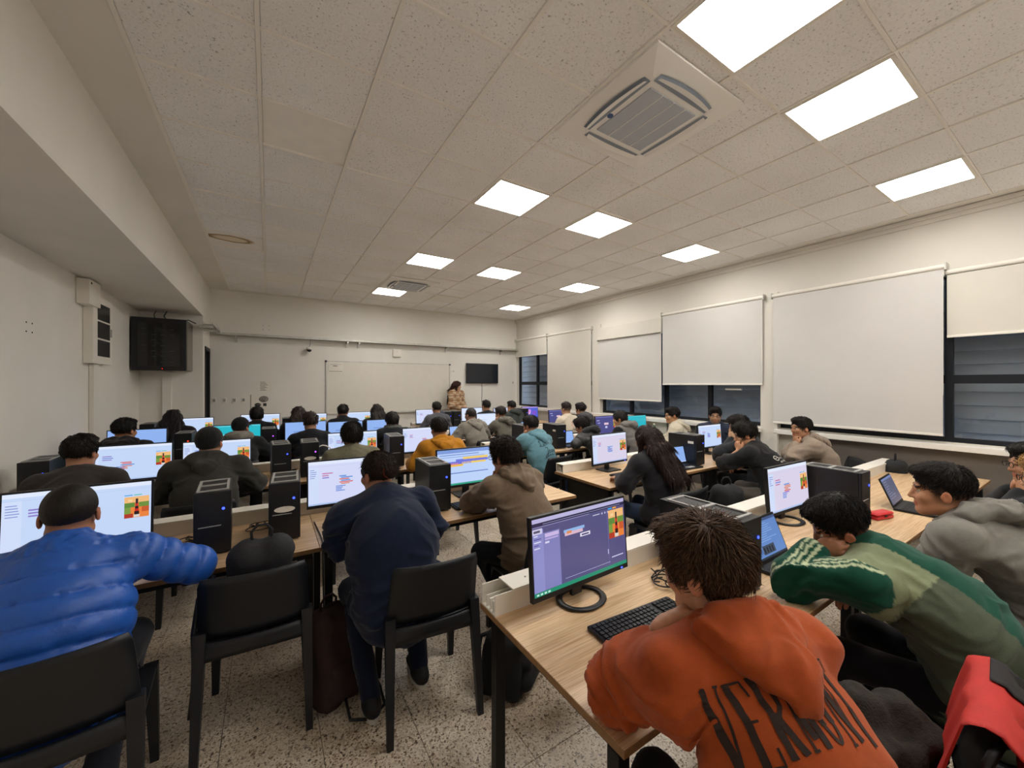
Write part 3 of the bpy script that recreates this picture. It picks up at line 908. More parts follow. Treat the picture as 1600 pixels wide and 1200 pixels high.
_tw = {}
def tower(label, x, y, rz=0.0, led='b', sticker=False, z=TZ, w=.165, d=.36, h=.345, lab=False):
    t = thing('computer_tower', label, 'computer', (x, y, z), rz, 'black desktop computer towers')
    c = MB(); c.box((-w / 2, -d / 2 + .012, .012), (w / 2, d / 2, h), .004); obj('case', c.mesh('case', M_DARKPL), t)
    f = MB(); f.box((-w / 2, -d / 2 - .006, .008), (w / 2, -d / 2 + .011, h + .002), .005)
    fo = f.build('front_panel', M_DARKPL, t)
    MB().box((-w / 2 + .02, -d / 2 - .008, h * .46), (w / 2 - .045, -d / 2 - .005, h * .475)).build('drive_slot', M_GREYPL, fo)
    MB().cone((w / 2 - .035, -d / 2 - .009, h * .73), (w / 2 - .035, -d / 2 - .004, h * .73), .007, .007, 10).build('power_light', {'b': M_LEDB, 'p': M_LEDP, 'r': M_LEDR}[led], fo)
    tp = MB()
    for a, b in (((-w / 2 + .01, -d / 2 + .03), (w / 2 - .01, -d / 2 + .045)), ((-w / 2 + .01, d / 2 - .05), (w / 2 - .01, d / 2 - .035)),
                 ((-w / 2 + .01, -d / 2 + .045), (-w / 2 + .022, d / 2 - .05)), ((w / 2 - .022, -d / 2 + .045), (w / 2 - .01, d / 2 - .05)), ((-w / 2 + .022, -.01), (w / 2 - .022, .01))):
        tp.box((a[0], a[1], h), (b[0], b[1], h + .006))
    tp.build('top_vent_frame', M_GREYPL, t)
    for sx in (-1, 1):
        for sy in (-1, 1):
            MB().box((sx * (w / 2 - .02) - .018, sy * (d / 2 - .05) - .02, 0), (sx * (w / 2 - .02) + .018, sy * (d / 2 - .05) + .02, .013), .003).build('foot', M_DARKPL, t)
    if sticker:
        s = MB(); pts = [(.055 * math.cos(g * math.pi / 8), -d / 2 - .0075, h * .55 + .018 * math.sin(g * math.pi / 8)) for g in range(16)]
        s.add(pts, [tuple(range(16))]); s.build('sticker', M_PAPER, fo)
    if lab:
        MB().box((-w / 2 - .0015, -d / 2 + .03, h * .72), (-w / 2 + .0005, -d / 2 + .10, h * .80)).build('label_sticker', M_PAPER, t)
    return t

M_KEY = mat('keycap', '#1d1f24', 0.45)
def keyboard(label, x, y, rz=0.0, fine=False):
    t = thing('keyboard', label, 'keyboard', (x, y, TZ), rz, 'black keyboards')
    W, D = .44, .145
    b = MB(); b.box((-W / 2, -D / 2, .003), (W / 2, D / 2, .017), .004); b.build('body', M_DARKPL, t)
    km = MB().box((-.0082, -.0082, 0), (.0082, .0082, .008), .0022).mesh('key', M_KEY)
    kj = MB()
    for r in range(6):
        for c in range(21):
            if r == 0 and 4 <= c <= 8: continue
            if c in (15,) or (c == 18 and r < 5 and False): continue
            px_, py_ = -W / 2 + .018 + c * .0202, -D / 2 + .016 + r * .0215
            if fine: obj('key', km, t, (px_, py_, .016))
            else: kj.box((px_ - .0082, py_ - .0082, .016), (px_ + .0082, py_ + .0082, .023))
    kj.box((-W / 2 + .018 + 4 * .0202 - .008, -D / 2 + .008, .016), (-W / 2 + .018 + 8 * .0202 + .008, -D / 2 + .024, .023))
    ko = kj.build('space_bar' if fine else 'keys', M_KEY, t)
    if not fine: ko['kind'] = 'stuff'
    return t

def mouse(label, x, y, rz=0.0, m=None):
    t = thing('computer_mouse', label, 'mouse', (x, y, TZ), rz)
    b = MB()
    b.sheet(lambda u, v: ((-.03 + .06 * u), -.05 + .1 * v, .006 + .026 * math.sin(math.pi * min(max(u, .08), .92)) ** .6 * math.sin(math.pi * min(max(v, .06), .97)) ** .7), 8, 10, .006, (0, 0, -1))
    b.build('shell', m or M_DARKPL, t, smooth=True)
    MB().cone((-.004, .026, .030), (.004, .026, .030), .007, .007, 10).build('scroll_wheel', M_GREYPL, t)
    return t

def laptop(label, x, y, kind, rz=0.0, seed=0, open_=108, W=.34):
    t = thing('laptop', label, 'laptop', (x, y, TZ), rz, 'open laptops')
    D = W * .68
    MB().box((-W / 2, -D / 2, .002), (W / 2, D / 2, .018), .004).build('base', M_DARKPL, t)
    k = MB()
    for r in range(5):
        for c in range(14):
            k.box((-W / 2 + .025 + c * .0207, -D / 2 + .09 + r * .0215, .018), (-W / 2 + .042 + c * .0207, -D / 2 + .107 + r * .0215, .020))
    tag(k.build('keys', M_KEY, t), kind='stuff')
    MB().box((-.05, -D / 2 + .015, .0175), (.05, -D / 2 + .075, .0188)).build('touchpad', M_GREYPL, t)
    H = W * .64
    lid = MB().box((-W / 2, 0, 0), (W / 2, .008, H), .003).build('lid', M_DARKPL, t, (0, D / 2 - .006, .018), (R(-(open_ - 90)), 0, 0))
    obj('screen', screen_mesh(kind, W - .02, H - .03, seed), lid, (0, -.0012, .018))
    return t

def cable(label, pts, r=.0035, m=None, name='cable', seg=6):
    """a cord through the points, smoothed"""
    P = [Vector(p) for p in pts]
    out = []
    for i in range(len(P) - 1):
        a, b, c, d = P[max(i - 1, 0)], P[i], P[i + 1], P[min(i + 2, len(P) - 1)]
        for j in range(seg):
            s = j / seg
            out.append(.5 * ((2 * b) + (c - a) * s + (2 * a - 5 * b + 4 * c - d) * s * s + (3 * b - a - 3 * c + d) * s ** 3))
    out.append(P[-1])
    out = [Vector((p.x, p.y, p.z)) for p in out]
    return tag(MB().tube(out, r, 6).build(name, m or M_DARKPL, smooth=True), label, 'cable')
# ------------------------------------------------------------------ implicit surfaces -> one continuous mesh
V3 = lambda *a: np.array(a, dtype=np.float64)
def nrm(v):
    v = np.asarray(v, float)
    return v / (np.linalg.norm(v) + 1e-12)

class SDF:
    def __init__(s): s.p = []
    def cap(s, a, b, ra, rb=None, k=.02, w=None, sw=1.0, op='u'):
        s.p.append(('c', np.asarray(a, float), np.asarray(b, float), ra, ra if rb is None else rb, k, None if w is None else nrm(w), sw, op)); return s
    def ell(s, c, r, k=.02, F=None, op='u'):
        s.p.append(('e', np.asarray(c, float), np.asarray(r, float), np.eye(3) if F is None else F, k, op)); return s
    def plane(s, pt, n, k=.004):
        s.p.append(('p', np.asarray(pt, float), nrm(n), k)); return s
    def bounds(s):
        lo, hi = np.full(3, 1e9), np.full(3, -1e9)
        for q in s.p:
            if q[0] == 'c' and q[8] == 'u':
                r = max(q[3], q[4]) + q[5] * .25
                lo = np.minimum(lo, np.minimum(q[1], q[2]) - r); hi = np.maximum(hi, np.maximum(q[1], q[2]) + r)
            elif q[0] == 'e' and q[5] == 'u':
                r = max(q[2]) + q[4] * .25
                lo = np.minimum(lo, q[1] - r); hi = np.maximum(hi, q[1] + r)
        return lo, hi
    def mesh(s, h):
        lo, hi = s.bounds()
        lo = lo - 3 * h; hi = hi + 3 * h
        n = np.ceil((hi - lo) / h).astype(int) + 1
        ax = [(lo[i] + h * np.arange(n[i])) for i in range(3)]
        F = np.full(tuple(n), 1.0, np.float32)
        for q in s.p:
            if q[0] == 'p':
                D = ((ax[0] - q[1][0]) * q[2][0])[:, None, None] + ((ax[1] - q[1][1]) * q[2][1])[None, :, None] + ((ax[2] - q[1][2]) * q[2][2])[None, None, :]
                F = np.maximum(F, D.astype(np.float32))
                continue
            if q[0] == 'c':
                _, a, b, ra, rb, k, w, sw, op = q
                r = max(ra, rb); l_ = np.minimum(a, b) - r; h_ = np.maximum(a, b) + r
            else:
                _, c, rr, Fm, k, op = q
                r = max(rr); l_ = c - r; h_ = c + r
            pad = k + 3 * h
            i0 = np.maximum(np.floor((l_ - pad - lo) / h).astype(int), 0)
            i1 = np.minimum(np.ceil((h_ + pad - lo) / h).astype(int) + 1, n)
            if (i1 <= i0).any(): continue
            x = ax[0][i0[0]:i1[0]][:, None, None]; y = ax[1][i0[1]:i1[1]][None, :, None]; z = ax[2][i0[2]:i1[2]][None, None, :]
            if q[0] == 'c':
                px, py, pz = x - a[0], y - a[1], z - a[2]
                d = b - a
                if w is not None:
                    t = (px * w[0] + py * w[1] + pz * w[2]) * (sw - 1)
                    px, py, pz = px + t * w[0], py + t * w[1], pz + t * w[2]
                    d = d + w * np.dot(d, w) * (sw - 1)
                dd = float(np.dot(d, d)) + 1e-12
                t = np.clip((px * d[0] + py * d[1] + pz * d[2]) / dd, 0, 1)
                D = np.sqrt((px - t * d[0]) ** 2 + (py - t * d[1]) ** 2 + (pz - t * d[2]) ** 2) - (ra + (rb - ra) * t)
            else:
                px, py, pz = x - c[0], y - c[1], z - c[2]
                l1 = (px * Fm[0, 0] + py * Fm[1, 0] + pz * Fm[2, 0]) / rr[0]
                l2 = (px * Fm[0, 1] + py * Fm[1, 1] + pz * Fm[2, 1]) / rr[1]
                l3 = (px * Fm[0, 2] + py * Fm[1, 2] + pz * Fm[2, 2]) / rr[2]
                k0 = np.sqrt(l1 * l1 + l2 * l2 + l3 * l3)
                k1 = np.sqrt((l1 / rr[0]) ** 2 + (l2 / rr[1]) ** 2 + (l3 / rr[2]) ** 2) + 1e-9
                D = k0 * (k0 - 1) / k1
            sl = tuple(slice(i0[i], i1[i]) for i in range(3))
            A = F[sl]
            if op == 'u':
                g = np.maximum(k - np.abs(A - D), 0) / max(k, 1e-6)
                F[sl] = np.minimum(A, D) - g * g * k * .25
            else:
                D = -D
                g = np.maximum(k - np.abs(A - D), 0) / max(k, 1e-6)
                F[sl] = np.maximum(A, D) + g * g * k * .25
        return surface_nets(F, lo, h)

CORN = np.array([(i, j, k) for i in (0, 1) for j in (0, 1) for k in (0, 1)])
EDG = [(a, b) for a in range(8) for b in range(a + 1, 8) if np.abs(CORN[a] - CORN[b]).sum() == 1]
def surface_nets(F, lo, h):
    S = F < 0
    n = F.shape
    cnt = np.zeros((n[0] - 1, n[1] - 1, n[2] - 1), np.int8)
    for c in CORN:
        cnt += S[c[0]:n[0] - 1 + c[0], c[1]:n[1] - 1 + c[1], c[2]:n[2] - 1 + c[2]]
    act = (cnt > 0) & (cnt < 8)
    idx = np.argwhere(act)
    vid = np.full(act.shape, -1, np.int64)
    vid[act] = np.arange(len(idx))
    vals = [F[idx[:, 0] + c[0], idx[:, 1] + c[1], idx[:, 2] + c[2]].astype(np.float64) for c in CORN]
    acc = np.zeros((len(idx), 3)); num = np.zeros(len(idx))
    for a, b in EDG:
        fa, fb = vals[a], vals[b]
        m = (fa < 0) != (fb < 0)
        t = np.where(m, fa / np.where(m, fa - fb, 1), 0)
        p = CORN[a][None, :] + t[:, None] * (CORN[b] - CORN[a])[None, :]
        acc += p * m[:, None]; num += m
    V = lo + h * (idx + acc / num[:, None])
    quads = []
    for ax in range(3):
        o1, o2 = (ax + 1) % 3, (ax + 2) % 3
        sl0 = [slice(1, -1)] * 3; sl1 = [slice(1, -1)] * 3
        sl0[ax] = slice(0, n[ax] - 1); sl1[ax] = slice(1, n[ax])
        A, B = S[tuple(sl0)], S[tuple(sl1)]
        e = np.argwhere(A != B)
        if not len(e): continue
        inside = A[e[:, 0], e[:, 1], e[:, 2]]
        base = e.copy(); base[:, o1] += 1; base[:, o2] += 1
        def cell(d1, d2):
            c = base.copy(); c[:, o1] -= d1; c[:, o2] -= d2
            return vid[c[:, 0], c[:, 1], c[:, 2]]
        q = np.stack([cell(1, 1), cell(0, 1), cell(0, 0), cell(1, 0)], 1)
        q[~inside] = q[~inside][:, ::-1]
        quads.append(q)
    Q = np.concatenate(quads) if quads else np.zeros((0, 4), int)
    Q = Q[(Q >= 0).all(1)]
    return V, Q

def vnormals(V, Q):
    a = V[Q[:, 2]] - V[Q[:, 0]]; b = V[Q[:, 3]] - V[Q[:, 1]]
    fn = np.cross(a, b)
    N = np.zeros_like(V)
    for i in range(4): np.add.at(N, Q[:, i], fn)
    return N / (np.linalg.norm(N, axis=1, keepdims=True) + 1e-12)

def relax(V, Q, it=1, f=.5):
    for _ in range(it):
        A = np.zeros_like(V); c = np.zeros(len(V))
        for i in range(4):
            np.add.at(A, Q[:, i], V[Q[:, (i + 1) % 4]] + V[Q[:, (i + 3) % 4]]); np.add.at(c, Q[:, i], 2)
        V = V * (1 - f) + f * A / c[:, None]
    return V

def vnoise(P, seed=0):
    """smooth value noise in [-1, 1] at points P"""
    i = np.floor(P).astype(np.int64); f = P - i; f = f * f * (3 - 2 * f)
    def hsh(a):
        q = (a[:, 0] * 374761393 + a[:, 1] * 668265263 + a[:, 2] * 2147483647 + seed * 1274126177) & 0xffffffff
        q = ((q ^ (q >> 13)) * 1274126177) & 0xffffffff
        return ((q ^ (q >> 16)) & 0xffff) / 32767.5 - 1
    r = 0
    for c in CORN:
        wt = np.prod(np.where(c[None, :] == 1, f, 1 - f), axis=1)
        r = r + wt * hsh(i + c)
    return r

def np_mesh(name, V, Q, m, col=None):
    me = bpy.data.meshes.new(name)
    nv, nq = len(V), len(Q)
    me.vertices.add(nv); me.vertices.foreach_set('co', np.asarray(V, np.float32).ravel())
    me.loops.add(nq * 4); me.loops.foreach_set('vertex_index', Q.astype(np.int32).ravel())
    me.polygons.add(nq)
    me.polygons.foreach_set('loop_start', np.arange(0, nq * 4, 4, dtype=np.int32))
    me.polygons.foreach_set('loop_total', np.full(nq, 4, np.int32))
    me.polygons.foreach_set('use_smooth', np.ones(nq, bool))
    if m is not None: me.materials.append(m)
    if col is not None:
        ca = me.color_attributes.new('Col', 'FLOAT_COLOR', 'POINT')
        c = np.ones((nv, 4), np.float32); c[:, :3] = col
        ca.data.foreach_set('color', c.ravel())
    me.update(); me.validate()
    return me

# ------------------------------------------------------------------ figure materials
M_SKIN = mat('skin', rough=0.5, attr=True, noise=0.07, nscale=30, bump=0.05, bscale=250)
MATS['skin'].node_tree.nodes['Principled BSDF'].inputs['Subsurface Weight'].default_value = 0.06
MATS['skin'].node_tree.nodes['Principled BSDF'].inputs['Subsurface Radius'].default_value = (.012, .005, .003)
M_HAIR = mat('hair', rough=0.55, attr=True, noise=0.35, nscale=60, bump=0.3, bscale=140, spec=0.35)
M_CLOTH = mat('cloth', rough=0.92, attr=True, noise=0.08, nscale=40, bump=0.15, bscale=320, sheen=0.12, spec=0.2)
M_PUFF = mat('quilted_nylon', rough=0.42, attr=True, noise=0.08, nscale=12, bump=0.25, bscale=35, spec=0.5)
M_SHOE = mat('shoe_leather', '#141416', 0.6)
M_SOLE = mat('shoe_sole', '#c9c6bf', 0.6)
M_EYE = mat('eye_white', '#d8d2c8', 0.2)
M_IRIS = mat('iris', '#20140d', 0.15)
M_LENS = mat('spectacle_rim', '#14110f', 0.35)
M_PRINT = mat('fabric_print_dark', '#2a1a14', 0.8)
M_PRINTW = mat('fabric_print_white', '#c9c4ba', 0.8)
M_PRINTR = mat('fabric_print_red', '#b8382c', 0.8)
M_PRINTN = mat('fabric_print_navy', '#182430', 0.8)

def rot_head(yaw, pitch, roll):
    return np.array(Matrix.Rotation(R(yaw), 3, 'Z') @ Matrix.Rotation(R(-pitch), 3, 'X') @ Matrix.Rotation(R(roll), 3, 'Y'))

def ik(S, W, l1, l2, pole):
    d = W - S; L = np.linalg.norm(d)
    Lm = (l1 + l2) * .995
    if L > Lm: W = S + d / L * Lm; L = Lm
    dh = nrm(W - S)
    a = (l1 * l1 - l2 * l2 + L * L) / (2 * L)
    hh = math.sqrt(max(l1 * l1 - a * a, 0))
    pv = np.asarray(pole, float); pv = nrm(pv - dh * np.dot(pv, dh))
    return S + dh * a + pv * hh, W

HANDPOSE = {'rest': (18, 28, 18), 'fist': (62, 80, 50), 'curl': (38, 55, 30), 'flat': (4, 10, 6)}
def hand_prims(s, W, f, back, side, pose):
    """palm, five fingers and thumb at wrist W; f fingers' direction, back = back of the hand; side +1 right hand"""
    f = nrm(f); back = nrm(np.asarray(back, float) - f * np.dot(back, f)); xx = np.cross(f, back)      # right hand: thumb on -xx
    L = lambda x, y, z: W + xx * (x * side) + f * y + back * z
    FR = np.stack([xx, f, back], 1)
    s.cap(L(0, -.03, 0), L(0, .015, 0), .027, .027, .01, back, 1.25)
    s.ell(L(.002, .05, 0), (.041, .052, .0165), .012, FR)
    s.ell(L(-.026, .03, -.008), (.019, .035, .017), .012, FR)
    c1, c2, c3 = HANDPOSE[pose]
    for j, (bx, by, ln) in enumerate(((-.029, .088, .074), (-.009, .095, .082), (.011, .091, .076), (.029, .080, .060))):
        r = .0098 if j < 3 else .0085
        p = L(bx, by - .01, .0)
        ang = 0
        sp = (bx * .8)
        for q, (fr, c) in enumerate(((.44, c1), (.31, c2), (.25, c3))):
            ang += R(c + j * 3)
            d = f * math.cos(ang) - back * math.sin(ang) + xx * side * sp * (1 if q == 0 else .3)
            e = p + nrm(d) * ln * fr * 1.12
            s.cap(p, e, r * (1 - .07 * q), r * (.93 - .07 * q), .004)
            p = e
    tc = 1.0 if pose in ('fist', 'curl') else 0.0
    a = L(-.030, .018, -.008); b = L(-.052 + .006 * tc, .050, -.016 - .008 * tc); c = L(-.056 + .024 * tc, .082, -.022 - .016 * tc); d = L(-.054 + .040 * tc, .100, -.026 - .014 * tc)
    s.cap(a, b, .015, .0125, .008).cap(b, c, .0118, .0105, .004).cap(c, d, .0105, .0088, .004)

def decal(V, Q, strokes, org, xd, yd, nd, name, m, parent, lift=.0022, step=.008):
    """thin printed strokes laid on a surface: strokes = [(points, width)], points in metres on the plane org + x*xd + y*yd"""
    bv = BVHTree.FromPolygons([tuple(p) for p in V], [tuple(int(i) for i in q) for q in Q])
    xd, yd, nd = (Vector(nrm(q)) for q in (xd, yd, nd))
    org = Vector(org)
    vs_, fs = [], []
    for pts, wd in strokes:
        P = [Vector((*p, 0)) for p in pts]
        dense = [P[0]]
        for a, b in zip(P[:-1], P[1:]):
            n = max(1, int((b - a).length / step))
            dense += [a.lerp(b, (i + 1) / n) for i in range(n)]
        nw = max(1, int(wd / step))
        row = []
        for i, p in enumerate(dense):
            d = (dense[min(i + 1, len(dense) - 1)] - dense[max(i - 1, 0)]).normalized()
            nn = Vector((-d.y, d.x, 0))
            ids = []
            for j in range(nw + 1):
                q = p + nn * (wd * (j / nw - .5))
                w_ = org + xd * q.x + yd * q.y + nd * .4
                hit, no, _, _ = bv.ray_cast(w_, -nd, 1.2)
                if hit is None: ids.append(None)
                else:
                    ids.append(len(vs_)); vs_.append(hit + nd * lift)
            row.append(ids)
        for r0, r1 in zip(row[:-1], row[1:]):
            for j in range(nw):
                f = (r0[j], r0[j + 1], r1[j + 1], r1[j])
                if None not in f:
                    z = [(vs_[i] - org).dot(nd) for i in f]
                    if max(z) - min(z) < .03: fs.append(f)
    me = bpy.data.meshes.new(name)
    me.from_pydata([tuple(q) for q in vs_], [], fs)
    me.materials.append(m)
    o = obj(name, me, parent)
    return o

EYE_ME = None
def eye_mesh():
    global EYE_ME
    if EYE_ME is None:
        bm = bmesh.new(); bmesh.ops.create_uvsphere(bm, u_segments=12, v_segments=8, radius=.0118)
        me = bpy.data.meshes.new('eye'); bm.to_mesh(me); bm.free()
        me.materials.append(M_EYE); me.materials.append(M_IRIS)
        for p in me.polygons:
            p.use_smooth = True
            if p.center.y > .0088: p.material_index = 1
        EYE_ME = me
    return EYE_ME

def hair_strands(V, Q, HC, RH, hs, hair, n, hcl, seed, up, lod):
    """thin tapered locks lying on the hair surface"""
    rg = np.random.RandomState(seed + 77)
    N = vnormals(V, Q)
    L, lift, jit, rad = {'short': (.026, .005, .35, .0013), 'fade': (.024, .006, .35, .0013), 'messy': (.044, .008, .36, .0015), 'curly': (.030, .013, 1.5, .0017),
                         'bowl': (.045, .003, .12, .0014), 'bun': (.030, .001, .05, .0013), 'long': (.13, .003, .10, .0017)}[hair]
    rad *= {0: 1.0, 1: 1.5, 2: 2.4}[lod]
    ql = (V - HC) @ RH / hs
    nl = N @ RH
    fe = np.linalg.norm((ql - np.array([0, .135, -.040])) / np.array([.115, .088, .112]), axis=1)
    ok = np.where((fe > 1.05) & (nl[:, 2] > -.55))[0]
    if not len(ok): ok = np.arange(len(V))
    i = ok[rg.randint(0, len(ok), n)]
    p = V[i] + rg.normal(0, .002, (n, 3)); nn = N[i]; q = ql[i]
    C = np.array([0, -.055, .125])
    if hair == 'bun':
        d = np.array([0, -.13, .015]) - q
    elif hair == 'long':
        d = np.tile(np.array([0, 0, -1.0]), (n, 1)) + np.where(q[:, 2:3] > .05, (q - C) * 6, 0)
        pass
    else:
        d = q - C
        d[:, 0] *= 1.0; d[:, 1] = np.where(q[:, 1] > -.02, np.abs(d[:, 1]) + .03, d[:, 1] * .7)
        d[:, 0] += .035 * (1 if seed % 2 else -1) * (q[:, 2] > .06)
        d[:, 2] -= .03
    d = d @ RH.T
    d = d + rg.normal(0, 1, (n, 3)) * jit * np.linalg.norm(d, axis=1, keepdims=True) * .6
    clump = np.stack([vnoise(V[i] * 45, seed + k) for k in (1, 2, 3)], 1)
    d = d + clump * np.linalg.norm(d, axis=1, keepdims=True) * min(jit * 1.6, .9)
    d = d - nn * (d * nn).sum(1, keepdims=True)
    d /= np.linalg.norm(d, axis=1, keepdims=True) + 1e-9
    ln = L * rg.uniform(.6, 1.25, (n, 1)) * hs
    if hair == 'long': ln = np.where(q[:, 2:3] > -.03, ln * .3, ln * .8)
    sidev = np.cross(nn, d)
    P = [p, p + d * ln * .5 + nn * lift * rg.uniform(.5, 1.2, (n, 1)), p + d * ln + nn * lift * rg.uniform(-.1, 1.0, (n, 1))]
    if hair == 'curly': P[2] = P[1] + sidev * ln * .35 * np.sign(rg.uniform(-1, 1, (n, 1))) + d * ln * .15
    rs = [rad, rad * .9, rad * .25]
    vs_ = []
    for k in range(3):
        for g in range(3):
            a = 2 * math.pi * g / 3
            vs_.append(P[k] + (sidev * math.cos(a) + nn * math.sin(a)) * rs[k])
    VV = np.stack(vs_, 1).reshape(-1, 3)
    b = (np.arange(n) * 9)[:, None]
    qs = []
    for k in range(2):
        for g in range(3):
            qs.append(np.concatenate([b + k * 3 + g, b + k * 3 + (g + 1) % 3, b + (k + 1) * 3 + (g + 1) % 3, b + (k + 1) * 3 + g], 1))
    QQ = np.concatenate(qs)
    cc = np.repeat(hcl[None, :] * rg.uniform(.7, 1.7, (n, 1)), 9, axis=0)
    return VV, QQ, cc

PEOPLE = {}
LODS = {0: (.0085, .0048, .0048, .022), 1: (.0132, .0078, .0064, .027), 2: (.019, .0105, .0080, .034)}
def person(label, x, y, yaw=0, lean=18, side=0, head=(0, 0, 0), hair='short', hcol='#15110f', skin='#b98a6c', top='hoodie', col='#555555', hood=None, hoodcol=None,
           legs='#17181c', arms=('type', 'type'), lod=2, fat=1.0, sc=1.0, cfn=None, stand=False, glasses=False, sleeve=.94, seed=1, fold=2.0, hoff=(0, 0, 0), chair_label=None, chair_dx=0, chair_dy=0,
           chair_rz=None, tufts=0, legpose=None, shoe=None, dz=0, puff=0, beard=False, slump=0, elbows=None):
    vc, vh, vd, vl = LODS[lod]
    T = thing('person', label, 'person', (x, y, 0), R(yaw))
    if chair_label:
        chair(chair_label, x + chair_dx, y + chair_dy, R(yaw if chair_rz is None else chair_rz))
    rr = random.Random(seed)
    zf = .44 if stand else 0
    P0 = V3(0, 0, (.56 + dz) + zf)
    dirv = lambda a, b: V3(math.sin(R(b)), math.sin(R(a)), math.cos(R(a)) * math.cos(R(b)))
    P1 = P0 + dirv(lean * .65, side * .7) * (.238 * sc)
    P2 = P1 + dirv(lean * 1.35 + slump + (0 if stand else 7), side * 1.3) * (.265 * sc)
    RH = rot_head(*head)
    nd = nrm(dirv(lean * .7 + head[1] * .35 + slump * .6, side * .6))
    HC = P2 + nd * (.118 * sc) + RH @ V3(0, .018, .035) + V3(*hoff)
    up = nrm(P2 - P1); lat0 = V3(1, 0, 0); lat0 = nrm(lat0 - up * np.dot(lat0, up)); fw = np.cross(up, lat0)
    SH = {q: P2 + lat0 * (q * .175 * sc * (0.5 + .5 * fat)) - up * .045 + fw * .015 for q in (-1, 1)}
    dw = nrm(V3(0, math.cos(R(lean)), -math.sin(R(lean))))
    # ---- arms
    A = {}
    for q, spec in zip((-1, 1), arms):
        l1, l2 = .285 * sc, .255 * sc
        S = SH[q]
        if spec == 'near': W = V3(q * .12, .42, .79); pole = V3(q * .42, -.3, -1); f = V3(-q * .25, 1, -.05); b = V3(0, 0, 1); po = 'rest'
        elif spec == 'type': W = V3(q * .13, .40, .79); pole = V3(q * .6, -.2, -.8); f = V3(-q * .25, 1, -.05); b = V3(0, 0, 1); po = 'rest'
        elif spec == 'lap': W = V3(q * .12, .26, .64); pole = V3(q * .8, -.8, -.3); f = V3(-q * .4, 1, -.15); b = V3(0, .1, 1); po = 'rest'
        elif spec == 'fold': W = V3(-q * .02, .36, .79); pole = V3(q, -.1, -.4); f = V3(-q * .9, .35, 0); b = V3(0, .1, 1); po = 'rest'
        elif spec == 'chin': W = HC + RH @ V3(q * .045, .085, -.185); pole = V3(q * .35, .8, -1); f = RH @ V3(-q * .35, -.05, 1); b = V3(q * .35, 1, .1); po = 'fist'
        elif spec == 'cheek': W = HC + RH @ V3(q * .085, .045, -.15); pole = V3(q * .9, .4, -1); f = RH @ V3(-q * .05, -.12, 1); b = RH @ V3(q * .9, .35, 0); po = 'curl'
        elif spec == 'jaw': W = HC + V3(q * .105, .055, -.105); pole = V3(q * 1.0, .6, -.6); f = V3(-q * .14, -.8, .45); b = V3(q * .95, -.1, .1); po = 'curl'
        elif spec == 'bent': W = HC + RH @ V3(q * .110, .080, -.120); pole = V3(q * .35, .8, -1); f = RH @ V3(-q * .85, -.30, .15); b = RH @ V3(q * .25, .75, .55); po = 'curl'
        elif spec == 'face': W = HC + RH @ V3(q * .06, .10, -.14); pole = V3(q * .7, .5, -1); f = RH @ V3(-q * .25, .0, 1); b = RH @ V3(q * .5, .8, 0); po = 'curl'
        elif spec == 'hang': W = S + V3(q * .05, .05, -.50); pole = V3(q * .3, -1, 0); f = V3(0, .2, -1); b = V3(q, 0, 0); po = 'curl'
        else:
            W, pole, f, b, po = spec
            W, pole, f, b = (V3(*t_) for t_ in (W, pole, f, b))
        E, W = ik(S, W, l1, l2, pole)
        zt = .80 + (.02 if top in ('hoodie', 'jacket', 'puffer') else 0)
        if not stand and E[2] < zt and E[1] > .2: E[2] = zt
        if elbows and q in elbows: E = V3(*elbows[q])
        A[q] = (S, E, W, f, b, po)
    # ---- legs
    LG = {}
    for q in (-1, 1):
        Hp = P0 + V3(q * .09, 0, -.03)
        if stand: K = Hp + V3(q * .02, .03, -.42); An = V3(K[0], K[1] - .03, .09)
        else:
            kn, an = (legpose or {}).get(q, ((q * .15, .40, .53), (q * .15, .36, .09)))
            K, An = V3(*kn), V3(*an)
        LG[q] = (Hp, K, An)
    # ---- skin body: coarse core plus fine head and hands in one mesh
    parts = []
    c = SDF()
    c.cap(P0, P1, .10, .10, .04, dw, 1.3).cap(P1, P2 - up * .06, .11, .10, .04, dw, 1.4).cap(SH[-1], SH[1], .045, .045, .04)
    for q in (-1, 1):
        S, E, W, f, b, po = A[q]
        c.cap(S, E, .042, .036, .03).cap(E, E + (W - E) * .6, .036, .03, .02)
        Hp, K, An = LG[q]
        c.cap(Hp, K, .06, .048, .04).cap(K, An, .046, .034, .02)
    c.cap(P2 - up * .07, P2 + nd * .03, .05, .05, .03)
    V, Q = c.mesh(max(vl, .022))
    sk = np.array(lin(skin))
    parts.append((V, Q, np.tile(sk, (len(V), 1))))
    h = SDF()
    hs = sc
    def H(x_, y_, z_): return HC + RH @ (V3(x_, y_, z_) * hs)
    g = lambda x_, y_, z_: V3(x_, y_, z_) * hs
    h.ell(H(0, -.012, .030), g(.076, .096, .088), .02, RH).ell(H(0, .028, -.042), g(.060, .064, .074), .03, RH).ell(H(0, .066, -.098), g(.027, .022, .018), .03, RH)
    for q in (-1, 1):
        h.cap(H(q * .050, .0, -.068), H(q * .020, .062, -.098), .018, .016, .03)
        h.ell(H(q * .040, .064, -.028), g(.024, .022, .024), .02, RH)
        h.ell(H(q * .0795, -.010, -.012), g(.0088, .0175, .028), .005, RH)
        h.ell(H(q * .0895, -.006, -.010), g(.0070, .0110, .0185), .004, RH, 's')
        h.ell(H(q * .079, .004, -.012), g(.006, .007, .010), .004, RH)
        h.ell(H(q * .033, .099, .004), g(.017, .014, .010), .012, RH, 's')
    h.cap(H(-.042, .083, .022), H(.042, .083, .022), .010, .010, .015)
    h.cap(H(0, .086, .012), H(0, .1045, -.032), .0085, .0125, .014)
    for q in (-1, 1): h.ell(H(q * .012, .092, -.035), g(.008, .011, .008), .008, RH)
